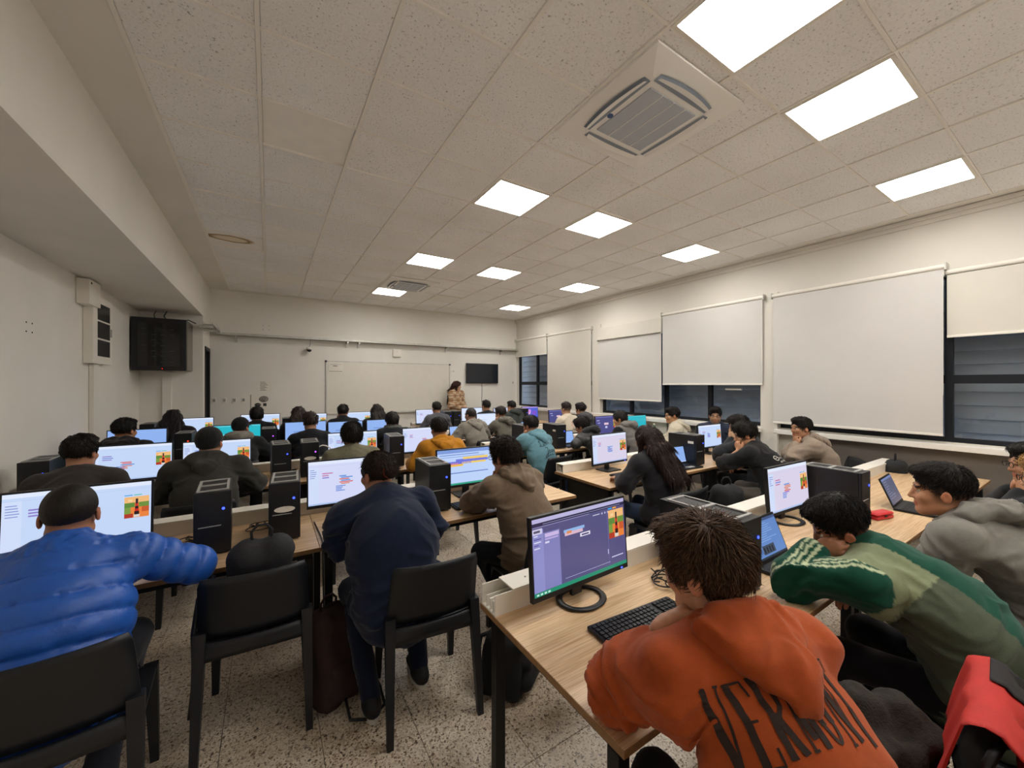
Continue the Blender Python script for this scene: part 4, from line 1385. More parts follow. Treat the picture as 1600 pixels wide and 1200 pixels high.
    h.ell(H(0, .085, -.060), g(.023, .010, .0055), .007, RH).ell(H(0, .084, -.071), g(.020, .010, .006), .007, RH)
    for q in (-1, 1): h.cap(H(q * .020, .0935, .0105), H(q * .047, .0845, .009), .0048, .0045, .006)
    h.cap(P2 - up * .04, H(0, -.022, -.055), .062 * (0.6 + .4 * fat), .056, .03)
    V, Q = h.mesh(vh)
    q_ = (V - HC) @ RH / hs
    cl = np.tile(sk, (len(V), 1))
    lips = (np.abs(q_[:, 0]) < .026) & (np.abs(q_[:, 2] + .0655) < .011) & (q_[:, 1] > .078)
    cl[lips] = cl[lips] * np.array([.85, .55, .55])
    brow = (np.abs(np.abs(q_[:, 0]) - .034) < .022) & (np.abs(q_[:, 2] - .024 - .1 * (.034 - np.abs(q_[:, 0]))) < .0055) & (q_[:, 1] > .07)
    hc = np.array(lin(hcol))
    cl[brow] = hc * .7 + sk * .1
    stub = np.clip((q_[:, 2] + .055 - .25 * np.maximum(q_[:, 1], 0)) / .05, 0, 1) * np.clip((.045 - q_[:, 1]) / .02, 0, 1)
    stub = stub * (np.abs(q_[:, 0]) < .0765)
    k_ = .86 if hair in ('fade', 'buzz') else .55
    cl = cl * (1 - k_ * stub[:, None]) + hc * (k_ * stub[:, None])
    if beard:
        bd_ = np.clip((-.045 - q_[:, 2]) / .02, 0, 1) * np.clip((q_[:, 1] - .0) / .03, 0, 1) * (~lips)
        cl = cl * (1 - .6 * bd_[:, None]) + hc * .6 * bd_[:, None]
    ear = np.abs(q_[:, 0]) > .075
    cl[ear] = cl[ear] * np.array([1.05, .86, .82])
    parts.append((V, Q, cl))
    for q in (-1, 1):
        S, E, W, f, b, po = A[q]
        a = SDF()
        f0 = max(0, min(sleeve - .30, .6))
        a.cap(E + (W - E) * f0, E + (W - E) * max(.45, f0 + .05), .040 - .004 * f0, .036, .02).cap(E + (W - E) * max(.45, f0 + .05), W - nrm(W - E) * .01, .036, .0275, .02)
        hand_prims(a, W, f, b, q, po)
        V, Q = a.mesh(vd)
        cl = np.tile(sk, (len(V), 1))
        parts.append((V, Q, cl))
    VV, QQ, CC, o_ = [], [], [], 0
    for V, Q, cl in parts:
        VV.append(V); QQ.append(Q + o_); CC.append(cl); o_ += len(V)
    body = obj('body', np_mesh('body', np.concatenate(VV), np.concatenate(QQ), M_SKIN, np.concatenate(CC)), T)
    for q in (-1, 1):
        e = obj('eye', eye_mesh(), body, tuple(H(q * .033, .0765, .002)))
        e.rotation_euler = Matrix(RH.tolist()).to_euler()
    # ---- upper garment
    hd = top in ('hoodie', 'jacket', 'puffer')
    x_ = {'hoodie': .020, 'jacket': .018, 'puffer': .026, 'sweater': .008, 'tee': .004}[top]
    s = SDF()
    hem = P0 + V3(0, 0, -.02)
    bl = fat
    s.cap(hem, P1, (.158 + x_) * bl, (.156 + x_) * bl, .06, dw, 1.28).cap(P1, P2 - up * .10, (.158 + x_) * bl, (.146 + x_) * (.6 + .4 * bl), .06, dw, 1.28)
    s.cap(SH[-1] - up * .01, SH[1] - up * .01, .070 + x_ * .7, .070 + x_ * .7, .06)
    for q in (-1, 1):
        s.cap(P2 + up * .015 - fw * .02, SH[q], .052, .058, .05)
        S, E, W, f, b, po = A[q]
        s.cap(S, E, (.064 + x_ * .9) * (.7 + .3 * bl), (.054 + x_ * .8) * (.7 + .3 * bl), .035)
        if sleeve > .05:
            e2 = E + (W - E) * sleeve
            s.cap(E, e2, .053 + x_ * .8, .040 + x_ * .5, .025)
        if LG and not stand:
            Hp, K, An = LG[q]
            s.cap(Hp + V3(0, -.02, .01), Hp + (K - Hp) * .22, .10 * bl, .088 * bl, .05)
        elif stand:
            s.cap(P0, P0 + V3(q * .03, 0, -.12), .13, .13, .06)
    if top == 'puffer' or top == 'jacket' and hood is None:
        s.cap(P2 + up * .0, P2 + nd * .055, .075, .068, .03)
    V, Q = s.mesh(vc)
    V = relax(V, Q, 1, .4)
    N = vnormals(V, Q)
    # nearest limb coordinates, used for folds, quilting and colour
    bones = [(hem, P2), (A[-1][0], A[-1][1]), (A[-1][1], A[-1][2]), (A[1][0], A[1][1]), (A[1][1], A[1][2])]
    D = []; TT = []
    for i, (a, b) in enumerate(bones):
        d = b - a; t = np.clip((V - a) @ d / (d @ d), 0, 1)
        D.append(np.linalg.norm(V - a - t[:, None] * d, axis=1) - (.13 if i == 0 else .0)); TT.append(t)
    D = np.array(D); bi = D.argmin(0); tb = np.array(TT)[bi, np.arange(len(V))]
    if puff or top == 'puffer':
        ln = np.array([np.linalg.norm(b - a) for a, b in bones])
        s_ = tb * ln[bi] + np.where(bi == 2, ln[1], 0) + np.where(bi == 4, ln[3], 0)
        s_ = s_ + .006 * vnoise(V * 9, seed)
        pitch = np.where(bi == 0, .088, .075)
        ph = np.abs(np.sin(np.pi * s_ / pitch))
        cr = vnoise(np.stack([V[:, 0] * 60, V[:, 1] * 60, V[:, 2] * 25], 1), seed + 3) * (1 - ph) ** 1.5
        V = V + N * ((np.clip(ph, .02, 1) ** .32 - .8) * .022 + .007 * cr + .004 * vnoise(V * 16, seed + 6))[:, None]
    else:
        el = np.zeros(len(V))
        for q in (-1, 1):
            el = np.maximum(el, np.exp(-(np.linalg.norm(V - A[q][1], axis=1) / .13) ** 2))
            el = np.maximum(el, .8 * np.exp(-(np.linalg.norm(V - (A[q][0] - up * .10), axis=1) / .10) ** 2))
        wst = np.exp(-((V[:, 2] - P0[2] - .03) / .13) ** 2)
        sgn = np.sign(V[:, 0]) * V[:, 0]
        U = np.stack([V[:, 0] * 5, V[:, 1] * 6, V[:, 2] * 15 + sgn * 9], 1)      # creases run down and inwards
        wp = vnoise(V * 5, seed)[:, None] * .9
        n1 = vnoise(V * np.array([6, 6, 9]) + 3.1, seed)
        rid = (1 - 2 * np.abs(vnoise(U + wp, seed + 9))); rid = np.sign(rid) * np.abs(rid) ** 1.3
        ri2 = (1 - 2 * np.abs(vnoise(U * 1.9 + wp * 1.5 + 4.4, seed + 19)))
        V = V + N * (fold * (.0042 * n1 + .0085 * rid * (.38 + .95 * el + .75 * wst) + .0045 * ri2 * (.15 + 1.1 * el + .6 * wst)))[:, None]
    tc = np.array(lin(col))
    cc = np.tile(tc, (len(V), 1))
    if cfn is not None:
        cc = cfn(V, cc, dict(A=A, P0=P0, P1=P1, P2=P2, up=up, fw=fw, lat=lat0, bi=bi, tb=tb, HC=HC))
    gn = {'hoodie': 'hoodie', 'jacket': 'jacket', 'puffer': 'puffer_jacket', 'tee': 'shirt', 'sweater': 'sweater'}[top]
    gar = obj(gn, np_mesh(gn, V, Q, M_PUFF if (top == 'puffer' or puff) else M_CLOTH, cc), T)
    GV, GQ = V, Q
    # cuffs and hem ribs
    if hd or top == 'sweater':
        for q in (-1, 1):
            S, E, W, f, b, po = A[q]
            d = nrm(W - E); e2 = E + (W - E) * sleeve
            cf = SDF().cap(e2 - d * .035, e2 + d * .004, .041 + x_ * .5, .037 + x_ * .4, .01)
            v2, q2 = cf.mesh(.009 if lod < 2 else .012)
            obj('cuff', np_mesh('cuff', v2, q2, M_CLOTH, np.tile(tc * .9, (len(v2), 1))), gar)
    # ---- hood
    if hood in ('down', 'bulky'):
        s = SDF()
        bk_ = 1.25 if hood == 'bulky' else 1.0
        cpt = P2 + nd * .025
        prev = None
        lat = nrm(np.cross(nd, V3(0, 1, 0)) * -1); lat = V3(1, 0, 0)
        fr = nrm(np.cross(nd, lat)) * 1.0
        if fr[1] < 0: fr = -fr
        for i in range(13):
            g_ = math.pi * (-0.28 + 1.56 * i / 12)        # from front right round the back to front left
            p = cpt + lat * (.088 * math.cos(g_) * (1 if True else 1)) - fr * (.080 * math.sin(g_)) + nd * (.018 * math.sin(g_) - .004)
            if prev is not None: s.cap(prev, p, .024 * bk_, .024 * bk_, .02)
            prev = p
        b0 = cpt - fw * .080 - up * .005
        b1 = cpt - fw * (.140 * bk_) - up * (.17 if hood == 'down' else .13)
        for q in (-1, -.5, 0, .5, 1):
            s.cap(b0 + lat * (q * .105) - up * (.02 * q * q), b1 + lat * (q * .045) + up * (.055 * abs(q)), .034 * bk_, .024 * bk_, .045, fw, 1.35)
        s.cap(b1 + up * .05, b1 - up * .025, .028, .010, .04)
        s.cap(P2 - up * .02, HC, .058, .06, .02, op='s')
        s.ell(HC + RH @ V3(0, -.01, .02), (.082, .10, .10), .02, RH, 's')
        v2, q2 = s.mesh(vc * .8)
        v2 = relax(v2, q2, 1, .4); n2 = vnormals(v2, q2)
        rid = 1 - 2 * np.abs(vnoise(v2 * 16 + vnoise(v2 * 9, seed)[:, None], seed + 21))
        v2 = v2 + n2 * (.005 * rid * fold)[:, None]
        obj('hood', np_mesh('hood', v2, q2, M_CLOTH, np.tile(np.array(lin(hoodcol)) if hoodcol else tc, (len(v2), 1))), gar)
    elif hood == 'up':
        s = SDF()
        s.ell(H(0, -.02, .025), (.103, .122, .118), .02, RH).cap(H(0, -.06, -.03), P2 - fw * .03, .095, .10, .05)
        s.ell(H(0, .12, -.02), (.075, .09, .11), .02, RH, 's')
        v2, q2 = s.mesh(vc * .8)
        n2 = vnormals(v2, q2); v2 = v2 + n2 * (.006 * vnoise(v2 * 14, seed))[:, None]
        obj('hood', np_mesh('hood', v2, q2, M_CLOTH, np.tile(np.array(lin(hoodcol)) if hoodcol else tc, (len(v2), 1))), gar)
    elif hood == 'scarf':
        s = SDF()
        for i in range(12):
            g0, g1 = 2 * math.pi * i / 12, 2 * math.pi * (i + 1) / 12
            f_ = lambda g_: P2 + nd * (.035 + .008 * math.sin(3 * g_)) + V3(.092 * math.cos(g_), .09 * math.sin(g_), 0)
            s.cap(f_(g0), f_(g1), .04, .04, .02)
        v2, q2 = s.mesh(vc * .8)
        obj('scarf', np_mesh('scarf', v2, q2, M_CLOTH, np.tile(np.array(lin(hoodcol)), (len(v2), 1))), gar)
    # ---- trousers and shoes
    s = SDF()
    lc = np.array(lin(legs))
    s.cap(P0 + V3(-.07, -.01, -.02), P0 + V3(.07, -.01, -.02), .115 * fat, .115 * fat, .05)
    for q in (-1, 1):
        Hp, K, An = LG[q]
        s.cap(Hp, K, .088 * fat, .066, .05).cap(K, An, .064, .050, .03)
    if not stand: s.plane((0, 0, .458), (0, 0, -1)) if False else None
    V, Q = s.mesh(vl)
    N = vnormals(V, Q)
    V = V + N * (.007 * vnoise(V * 11, seed + 2))[:, None]
    if not stand:
        m_ = (V[:, 1] < .23) & (V[:, 2] < .457)
        kz = V[:, 1] > .23
        V[m_ & (V[:, 2] > .36), 2] = .457
    obj('trousers', np_mesh('trousers', V, Q, M_CLOTH, np.tile(lc, (len(V), 1))), T)
    for q in (-1, 1):
        Hp, K, An = LG[q]
        d = V3(0, 1, 0)
        if shoe: d = nrm(V3(*shoe))
        s = SDF()
        hz = V3(An[0], An[1], .052)
        s.cap(hz - d * .045, hz + d * .13, .042, .036, .03).cap(An, hz, .042, .042, .03).plane((0, 0, .014), (0, 0, -1))
        v2, q2 = s.mesh(.018)
        so = obj('shoe', np_mesh('shoe', v2, q2, M_SHOE), T)
        sb = MB()
        n_ = 14
        lat = V3(-d[1], d[0], 0)
        ring = []
        for i in range(n_):
            a_ = 2 * math.pi * i / n_
            p = hz + d * (.045 + .125 * math.cos(a_)) + lat * (.043 * math.sin(a_))
            ring.append((p[0], p[1]))
        sb.add([(p[0], p[1], 0.001) for p in ring] + [(p[0], p[1], .026) for p in ring], [tuple(range(n_))[::-1], tuple(range(n_, 2 * n_))] + [(i, (i + 1) % n_, n_ + (i + 1) % n_, n_ + i) for i in range(n_)])
        sb.build('sole', M_SOLE, so)
    # ---- hair
    hcl = np.array(lin(hcol))
    if hair not in ('none',):
        s = SDF()
        t, zc = {'short': (.008, .042), 'fade': (.004, .052), 'buzz': (.003, .033), 'curly': (.016, .042), 'long': (.014, .034), 'bun': (.007, .036), 'messy': (.012, .044), 'bowl': (.017, .034), 'beanie': (.013, .032), 'cap': (.012, .034)}[hair]
        s.ell(H(0, -.014, zc), g(.076 + t, .096 + t, .088 + t), .015, RH)
        if hair in ('short', 'messy', 'curly', 'fade'):
            s.ell(H(0, .028, .098), g(.058 + t * .6, .072, .026 + t * .6), .03, RH)
        if hair == 'bowl':
            s.ell(H(0, -.03, .0), g(.088, .088, .09), .03, RH)
        if hair in ('bun',):
            s.ell(H(0, -.125, .015), g(.042, .035, .042), .012, RH)
        drape = []
        if hair == 'long':
            bkp = P1 - fw * .19 + up * .02
            for q in (-1, -.35, .35, 1):
                a = H(q * .06, -.065, .02); b = P2 - fw * .115 + lat0 * (q * .085) + up * .03; c_ = bkp + lat0 * (q * .10) - up * .02
                s.cap(a, b, .048, .042, .04).cap(b, c_, .040, .018, .04)
                drape.append((a, b, c_))
            for q in (-1, 1):
                s.cap(H(q * .085, .01, .02), SH[q] * .35 + P2 * .65 + fw * .05 + up * .03, .022, .026, .03)
        # keep the face free
        s.ell(H(0, .135, -.040), g(.115, .088, .112), .012, RH, 's')
        if hair != 'long':
            for q in (-1, 1):
                s.ell(H(q * .088, .0, -.022), g(.03, .030, .040), .008, RH, 's')
            if hair in ('fade',): s.plane(H(0, -.05, -.012), RH @ V3(0, .05, -1))
            elif hair == 'beanie': s.plane(H(0, 0, .01), RH @ V3(0, .12, -1))
            elif hair == 'cap': s.plane(H(0, -.05, -.045), RH @ V3(0, .42, -1))
            else: s.plane(H(0, -.06, -.062), RH @ V3(0, .30, -1))
        V, Q = s.mesh({0: .0052, 1: .0085, 2: .012}[lod] if hair != 'long' else max(vh, .0095))
        N = vnormals(V, Q)
        q_ = (V - HC) @ RH / hs - np.array([0, -.05, .10])
        if hair == 'long':
            am = .006
            wv = vnoise(np.stack([V[:, 0] * 70, V[:, 1] * 40, V[:, 2] * 7], 1), seed) + .6 * vnoise(V * np.array([26, 20, 5]), seed + 4)
        elif hair == 'curly' or hair == 'messy':
            am = .0055 if hair == 'curly' else .004
            wv = vnoise(q_ * (48 if hair == 'curly' else 30), seed) + .7 * vnoise(q_ * 90, seed + 1)
        else:
            ph = np.arctan2(q_[:, 0], q_[:, 1]); rd = np.linalg.norm(q_, axis=1)
            am = .0028 if hair not in ('buzz', 'beanie', 'cap') else .0008
            wv = vnoise(np.stack([np.cos(ph) * 12, np.sin(ph) * 12, rd * 18], 1), seed) + .7 * vnoise(np.stack([np.cos(ph) * 26, np.sin(ph) * 26, rd * 22], 1), seed + 2)
        V = V + N * (am * wv)[:, None]
        hv = hcl[None, :] * (1 + .35 * np.clip(wv, -1, 1))[:, None]
        nm = {'beanie': 'beanie', 'cap': 'cap'}.get(hair, 'hair')
        ho = obj(nm, np_mesh(nm, V, Q, M_CLOTH if nm != 'hair' else M_HAIR, hv), T)
        if nm == 'hair' and hair != 'buzz':
            ns = {0: 3800, 1: 1150, 2: 150}[lod] * (2 if hair == 'long' else 1)
            if hair == 'curly': ns = int(ns * .8)
            sv, sq, sc_ = hair_strands(V, Q, HC, RH, hs, hair, ns, hcl, seed, up, lod)
            tag(obj('hair_strands', np_mesh('hair_strands', sv, sq, M_HAIR, sc_), ho), kind='stuff')
        if hair == 'bun':
            m = MB(); pts = [tuple(H(.036 * math.cos(a_ * math.pi / 8), -.108, .015 + .036 * math.sin(a_ * math.pi / 8))) for a_ in range(16)]
            m.tube(pts, .008, 6, True); m.build('hair_tie', mat('red_hair_tie', '#b0402c', 0.7), ho, smooth=True)
        if hair == 'cap':
            m = MB(); m.sheet(lambda u, v: tuple(H((-.07 + .14 * u), .085 + .065 * v * (1 - (2 * u - 1) ** 2 * .5), .055 - .012 * v - .02 * (2 * u - 1) ** 2)), 8, 4, .004, tuple(RH @ V3(0, 0, 1)))
            m.build('visor', M_CLOTH, ho, col=True) if False else m.build('visor', mat('cap_cloth', '#141518', 0.9), ho)
    if glasses:
        m = MB()
        for q in (-1, 1):
            pts = [tuple(H(q * .034 + .023 * math.cos(a_ * math.pi / 7), .112, .002 + .017 * math.sin(a_ * math.pi / 7))) for a_ in range(14)]
            m.tube(pts, .0022, 5, True)
            m.tube([tuple(H(q * .056, .110, .008)), tuple(H(q * .078, .05, .010)), tuple(H(q * .082, -.01, .006))], .0020, 5)
        m.tube([tuple(H(-.012, .113, .006)), tuple(H(0, .116, .009)), tuple(H(.012, .113, .006))], .0022, 5)
        m.build('spectacles', M_LENS, T)
    return dict(T=T, gar=gar, V=GV, Q=GQ, P0=P0, P1=P1, P2=P2, up=up, fw=fw, lat=lat0, HC=HC, RH=RH, A=A, nd=nd)
# ------------------------------------------------------------------ desk equipment, row by row (x, y in metres)
Y = {r: v[0] for r, v in ROWS.items()}
# nearest row
monitor('nearest monitor, dark purple block-coding screen with green taskbar', 1.155, 1.24, 'dark', R(2), 1, .565, True)
monitor('monitor with pale screen beside the tower in the nearest row', 3.00, 1.20, 'light3', R(-2), 2, .54, True)
tower('computer tower right of the nearest monitor', 1.84, 1.10, 0, d=.42, h=.33)
tower('computer tower right of the pale monitor in the nearest row', 3.40, 1.10, 0)
keyboard('full-size black keyboard in front of the nearest monitor', 1.24, 1.00, R(-4), True)
keyboard('black keyboard below the pale monitor in the nearest row', 3.02, .93, R(4))
laptop('open laptop with a blue document beside the man in green', 2.24, .86, 'doc', R(0), 3, 112)
laptop('open laptop with dim code in front of the grey-hooded man', 4.10, .80, 'code', R(4), 4, 112)
mouse('white computer mouse beside the orange hoodie man\'s sleeve', 1.48, .92, R(-20), M_WHITEPL)
# second row
monitor('monitor showing an orange game picture in front of the man in blue', -.83, 2.90, 'light', R(0), 5, .56)
tower('slim computer tower right of the man in blue', -.27, 2.84, R(3))
tower('computer tower with an oval white sticker', .09, 2.86, R(-3), 'b', True)
monitor('monitor with few code blocks in front of the navy sweater', .50, 2.97, 'light2', R(-3), 21, .56)
tower('computer tower between the navy sweater and the taupe hoodie', 1.07, 2.85, R(-2))
monitor('monitor with yellow and violet code bands by the taupe hoodie', 1.43, 2.96, 'blocks', R(-2), 7, .55)
keyboard('black keyboard under the elbows of the taupe hoodie', 1.40, 2.70)
monitor('monitor at the aisle end of the desk before the long-haired woman', 3.14, 2.96, 'light3', R(3), 8, .56)
keyboard('black keyboard by the long-haired woman', 3.16, 2.72)
laptop('small laptop with a plain blue screen by the black tower, second row', 3.97, 2.62, 'blue', R(-4), 9, 104, .32)
tower('computer tower with a pale label behind the small laptop', 4.22, 2.78, 0, lab=True)
monitor('lavender monitor behind the labelled tower in the second row', 5.05, 2.96, 'light', R(0), 10)
# third row
tower('computer tower at the left wall in the third row', -1.52, 4.60, R(2))
monitor('wide pale monitor right of the dark-shirted man at the left wall', -1.03, 4.68, 'light', R(0), 11, .56)
monitor('monitor right of the charcoal hoodie man', -.42, 4.70, 'light', R(0), 12)
tower('left one of the two slim towers in the third row', .10, 4.56, R(2))
tower('slim tower with a violet light in the third row', .36, 4.56, R(-2), 'p', True)
monitor('monitor behind the man in the olive shirt', .82, 4.70, 'light', R(0), 13)
tower('computer tower right of the olive shirt', 1.24, 4.56, R(-4))
monitor('monitor left of the mustard hoodie', 1.66, 4.72, 'light2', R(0), 14)
tower('computer tower left of the teal hoodie', 3.13, 4.66, R(-3))
tower('computer tower with a label right of the teal hoodie', 3.60, 4.52, R(-2), lab=True)
laptop('laptop with a light blue screen beside the dark quilted jacket', 3.88, 4.45, 'blue', R(0), 15, 106, .32)
monitor('dark purple monitor beyond the dark quilted jacket', 4.92, 4.72, 'purple', R(0), 16)
monitor('turquoise monitor near the window ledge', 5.70, 4.72, 'cyan', R(0), 17, .5)
laptop('small laptop by the green bottle', 5.66, 4.36, 'blue', R(0), 18, 104, .28)
# fourth row
monitor('blue monitor right of the black-haired man at the left wall, fourth row', -1.34, 6.34, 'blue', R(0), 19)
tower('tower with a red light in the fourth row', -.87, 6.18, 0, 'r')
tower('tower with a violet light in the fourth row', .0, 6.18, 0, 'p')
monitor('monitor hidden behind the capped man, fourth row', -.36, 6.36, 'cyan', 0, 20)
monitor('monitor behind the black sweater, fourth row', .46, 6.36, 'blue', 0, 21)
monitor('monitor above the olive shirt, fourth row', 1.00, 6.36, 'blue', 0, 22, .5)
monitor('bright cyan-blue monitor left of the grey scarf', 1.56, 6.38, 'blue', 0, 23, .5)
laptop('small laptop left of the bald man', 2.80, 6.10, 'blue', 0, 24, 106, .3)
monitor('plain white monitor right of the bald man', 3.52, 6.36, 'white', 0, 25)
laptop('small laptop between the hooded student and the white tee', 4.30, 6.10, 'blue', 0, 26, 106, .3)
monitor('dark monitor in front of the white tee', 5.22, 6.38, 'purple', 0, 27)
# front row
tower('tower at the left wall in the front row', -1.52, 7.85, 0)
monitor('front-row monitor nearest the left wall', -1.04, 8.02, 'light', 0, 28)
monitor('front-row monitor below the icon poster', -.12, 8.02, 'light', 0, 29, .58)
tower('slim tower standing alone in the front row', .28, 7.85, 0, 'p', True)
monitor('front-row monitor behind the two dark heads', .66, 8.02, 'light', 0, 30)
monitor('front-row monitor at the left edge of the whiteboard', 1.46, 8.02, 'light', 0, 31)
monitor('front-row monitor left of the teacher', 2.92, 8.02, 'light2', 0, 32)
tower('tower in front of the teacher', 3.47, 7.90, 0)
tower('second tower close beside the one in front of the teacher', 3.25, 7.86, 0)
monitor('front-row monitor right of the teacher', 3.98, 8.02, 'white', 0, 33)
monitor('front-row monitor below the wall television', 4.80, 8.02, 'light2', 0, 34, .5)
tower('front-row tower beside the colourful monitor', 5.20, 7.80, 0)
monitor('colourful violet monitor in the far window corner', 5.62, 8.02, 'neon', 0, 35, .5)

# ------------------------------------------------------------------ people
def cf_green(V, cc, c):
    P0, P1, P2, up, fw, lat = (c[k] for k in ('P0', 'P1', 'P2', 'up', 'fw', 'lat'))
    pale = np.array(lin('#7d8668')); ol = np.array(lin('#4d5545'))
    bi, tb = c['bi'], c['tb']
    rel = V - P2
    xl = rel @ lat; hz = -(rel @ up)
    side = (bi == 0) & (xl < -.085 + .06 * np.clip(hz - .05, 0, .4)) & (rel @ fw > -.5)
    cc[side] = pale
    cc[side & (hz > .17)] = ol
    for q, k in ((-1, 1), (1, 3)):
        S, E, W = c['A'][q][:3]
        for i, (a, b) in ((k, (S, E)), (k + 1, (E, W))):
            d = nrm(b - a)
            outv = nrm(nrm(V3(q * .25, -.15, 1)) - d * np.dot(nrm(V3(q * .25, -.15, 1)), d))
            tv = np.cross(d, outv)
            m = bi == i
            r_ = V - a; r_ = r_ - (r_ @ d)[:, None] * d
            w_ = r_ @ tv; o_ = r_ @ outv
            for s0 in (-.024, 0, .024):
                cc[m & (np.abs(w_ - s0) < .006) & (o_ > 0)] = np.array(lin('#b5bf9c'))
    return cc
def cf_letter(colw):
    def f(V, cc, c):
        for q, k in ((-1, 1), (1, 3)):
            m = (c['bi'] == k) | (c['bi'] == k + 1)
            cc[m] = np.array(lin(colw))
        return cc
    return f
def cf_front(colw):
    def f(V, cc, c):
        rel = (V - c['P2']) @ c['up']
        cc[(rel > -.15)] = np.array(lin(colw))
        return cc
    return f

hands_up = lambda a, b: (a, b)
# --- nearest row
P_or = person('person in orange hoodie with VERMONT lettering, chin on fist', 0.96, .30, -20, 27, -2, (28, 10, -4), 'messy', '#45301f', '#c08c6e', 'hoodie', '#a0481f', 'down', None, '#1c1c22',
              arms=('bent', 'fold'), lod=0, sc=1.07, sleeve=.62, elbows={-1: (-.27, .385, .825)}, seed=11, fold=2.6, tufts=150, fat=1.04, chair_label='black chair under the orange hoodie man', chair_rz=-14)
P_gr = person('person in green track jacket slumped with cheek on hand', 2.20, .235, 0, 37, 0, (24, 26, -16), 'fade', '#15110f', '#a9765a', 'jacket', '#0f4536', None, None, '#141418',
              arms=('jaw', 'fold'), lod=0, sc=1.04, seed=12, slump=4, elbows={-1: (-.26, .53, .825)}, fold=2.6, cfn=cf_green, tufts=110, chair_label='black chair under the man in green, red jersey over it', sleeve=.9)
P_gy = person('person in grey hoodie leaning on the desk, face in profile', 3.0, .10, -4, 36, 0, (20, 2, 0), 'fade', '#17120f', '#b98463', 'hoodie', '#77746d', 'bulky', None, '#1a1a1e',
              arms=('fold', 'fold'), lod=0, sc=1.08, seed=13, fold=2.6, tufts=110, chair_label='black chair under the grey-hooded man')
person('person in black jacket with glasses resting mouth on fists at right edge', 4.25, -.02, 8, 26, 0, (20, 4, 0), 'short', '#15120f', '#b98767', 'jacket', '#1b1d20', None, None, '#1a1a1e',
       arms=('chin', 'chin'), lod=1, seed=14, glasses=True, tufts=60, sc=1.05, chair_label='black chair under the man with glasses at the right edge')
person('fair-haired person with glasses cut off by the right edge', 3.70, -.07, 6, 22, 0, (14, 4, 0), 'curly', '#a3814f', '#c69a7c', 'sweater', '#22262c', None, None, '#1a1a1e',
       arms=('type', 'type'), lod=1, seed=15, glasses=True, chair_label='black chair at the right edge under the fair-haired person')
# --- second row, left
P_bl = person('person in bright blue quilted puffer jacket at the left wall', -.68, 2.05, 4, 24, 0, (2, 6, 0), 'buzz', '#17120f', '#a9775c', 'puffer', '#2256ae', None, None, '#20222a',
              arms=('type', ((.32, .52, .80), (.8, -.7, -.7), (-.35, .9, -.1), (0, 0, 1), 'rest')), lod=0, fat=1.2, sc=1.03, seed=16, chair_label='nearest black chair under the man in the blue puffer', chair_dy=.03, chair_dx=.05, dz=-.02,
              legpose={-1: ((-.16, .38, .53), (-.14, -.05, .09)), 1: ((.18, .36, .53), (.12, -.10, .09))})
P_nv = person('person in navy sweater with hair tied in a bun', .60, 2.06, 0, 29, -3, (24, 8, 0), 'bun', '#2a211c', '#a9785d', 'sweater', '#141d33', None, None, '#131a2c',
              arms=('near', 'near'), lod=0, fat=1.36, sc=1.05, seed=17, fold=2.6, tufts=70, chair_label='black chair under the navy sweater', chair_dx=.12, chair_dy=-.02, chair_rz=-6,
              legpose={-1: ((-.20, .30, .50), (-.16, -.02, .09)), 1: ((.14, .34, .52), (.12, .06, .09))})
P_tp = person('person in taupe hoodie with curly hair and hand at the mouth', 1.52, 2.14, 4, 24, -2, (14, 6, 0), 'curly', '#241b17', '#b08063', 'hoodie', '#6d5d4d', 'down', None, '#15161c',
              arms=('chin', 'fold'), lod=0, seed=18, fold=2.6, tufts=90, glasses=True, chair_label='black chair under the taupe hoodie', legpose={-1: ((-.24, .28, .50), (-.10, .10, .09)), 1: ((.14, .36, .53), (.14, .30, .09))})
# --- second row, right
person('person with very long dark hair and a black top', 2.93, 2.12, 2, 14, 0, (4, 8, 0), 'long', '#2a1c1a', '#b98a6c', 'sweater', '#232327', None, None, '#2b3a52',
       arms=('type', 'type'), lod=1, seed=19, sc=.98, chair_label='black chair under the long-haired woman')
P_bk = person('person in black hoodie with small white back print, hands at face', 4.40, 1.86, 10, 25, 0, (26, 14, 0), 'messy', '#17120f', '#bd8a68', 'hoodie', '#1a1a1c', None, None, '#55504a',
              arms=('face', 'fold'), lod=1, seed=20, tufts=90, sleeve=.45, chair_label='black chair under the black hoodie with white print')
person('person in dark jacket half hidden behind the black hoodie', 4.96, 2.26, 16, 20, 0, (20, 10, 0), 'messy', '#1b1512', '#c39a78', 'jacket', '#26282c', None, None, '#1d1f24',
       arms=('face', 'face'), lod=1, seed=21, tufts=60, chair_label='black chair under the dark jacket by the pilaster')
P_bg = person('person in beige hoodie by the window, chin on hand', 5.52, 1.82, 36, 22, 0, (18, 0, 0), 'short', '#17120f', '#a8795a', 'hoodie', '#8f8072', 'down', None, '#2a2a2e',
              arms=('chin', 'fold'), lod=1, seed=22, tufts=50, chair_label='black chair under the beige hoodie by the window')
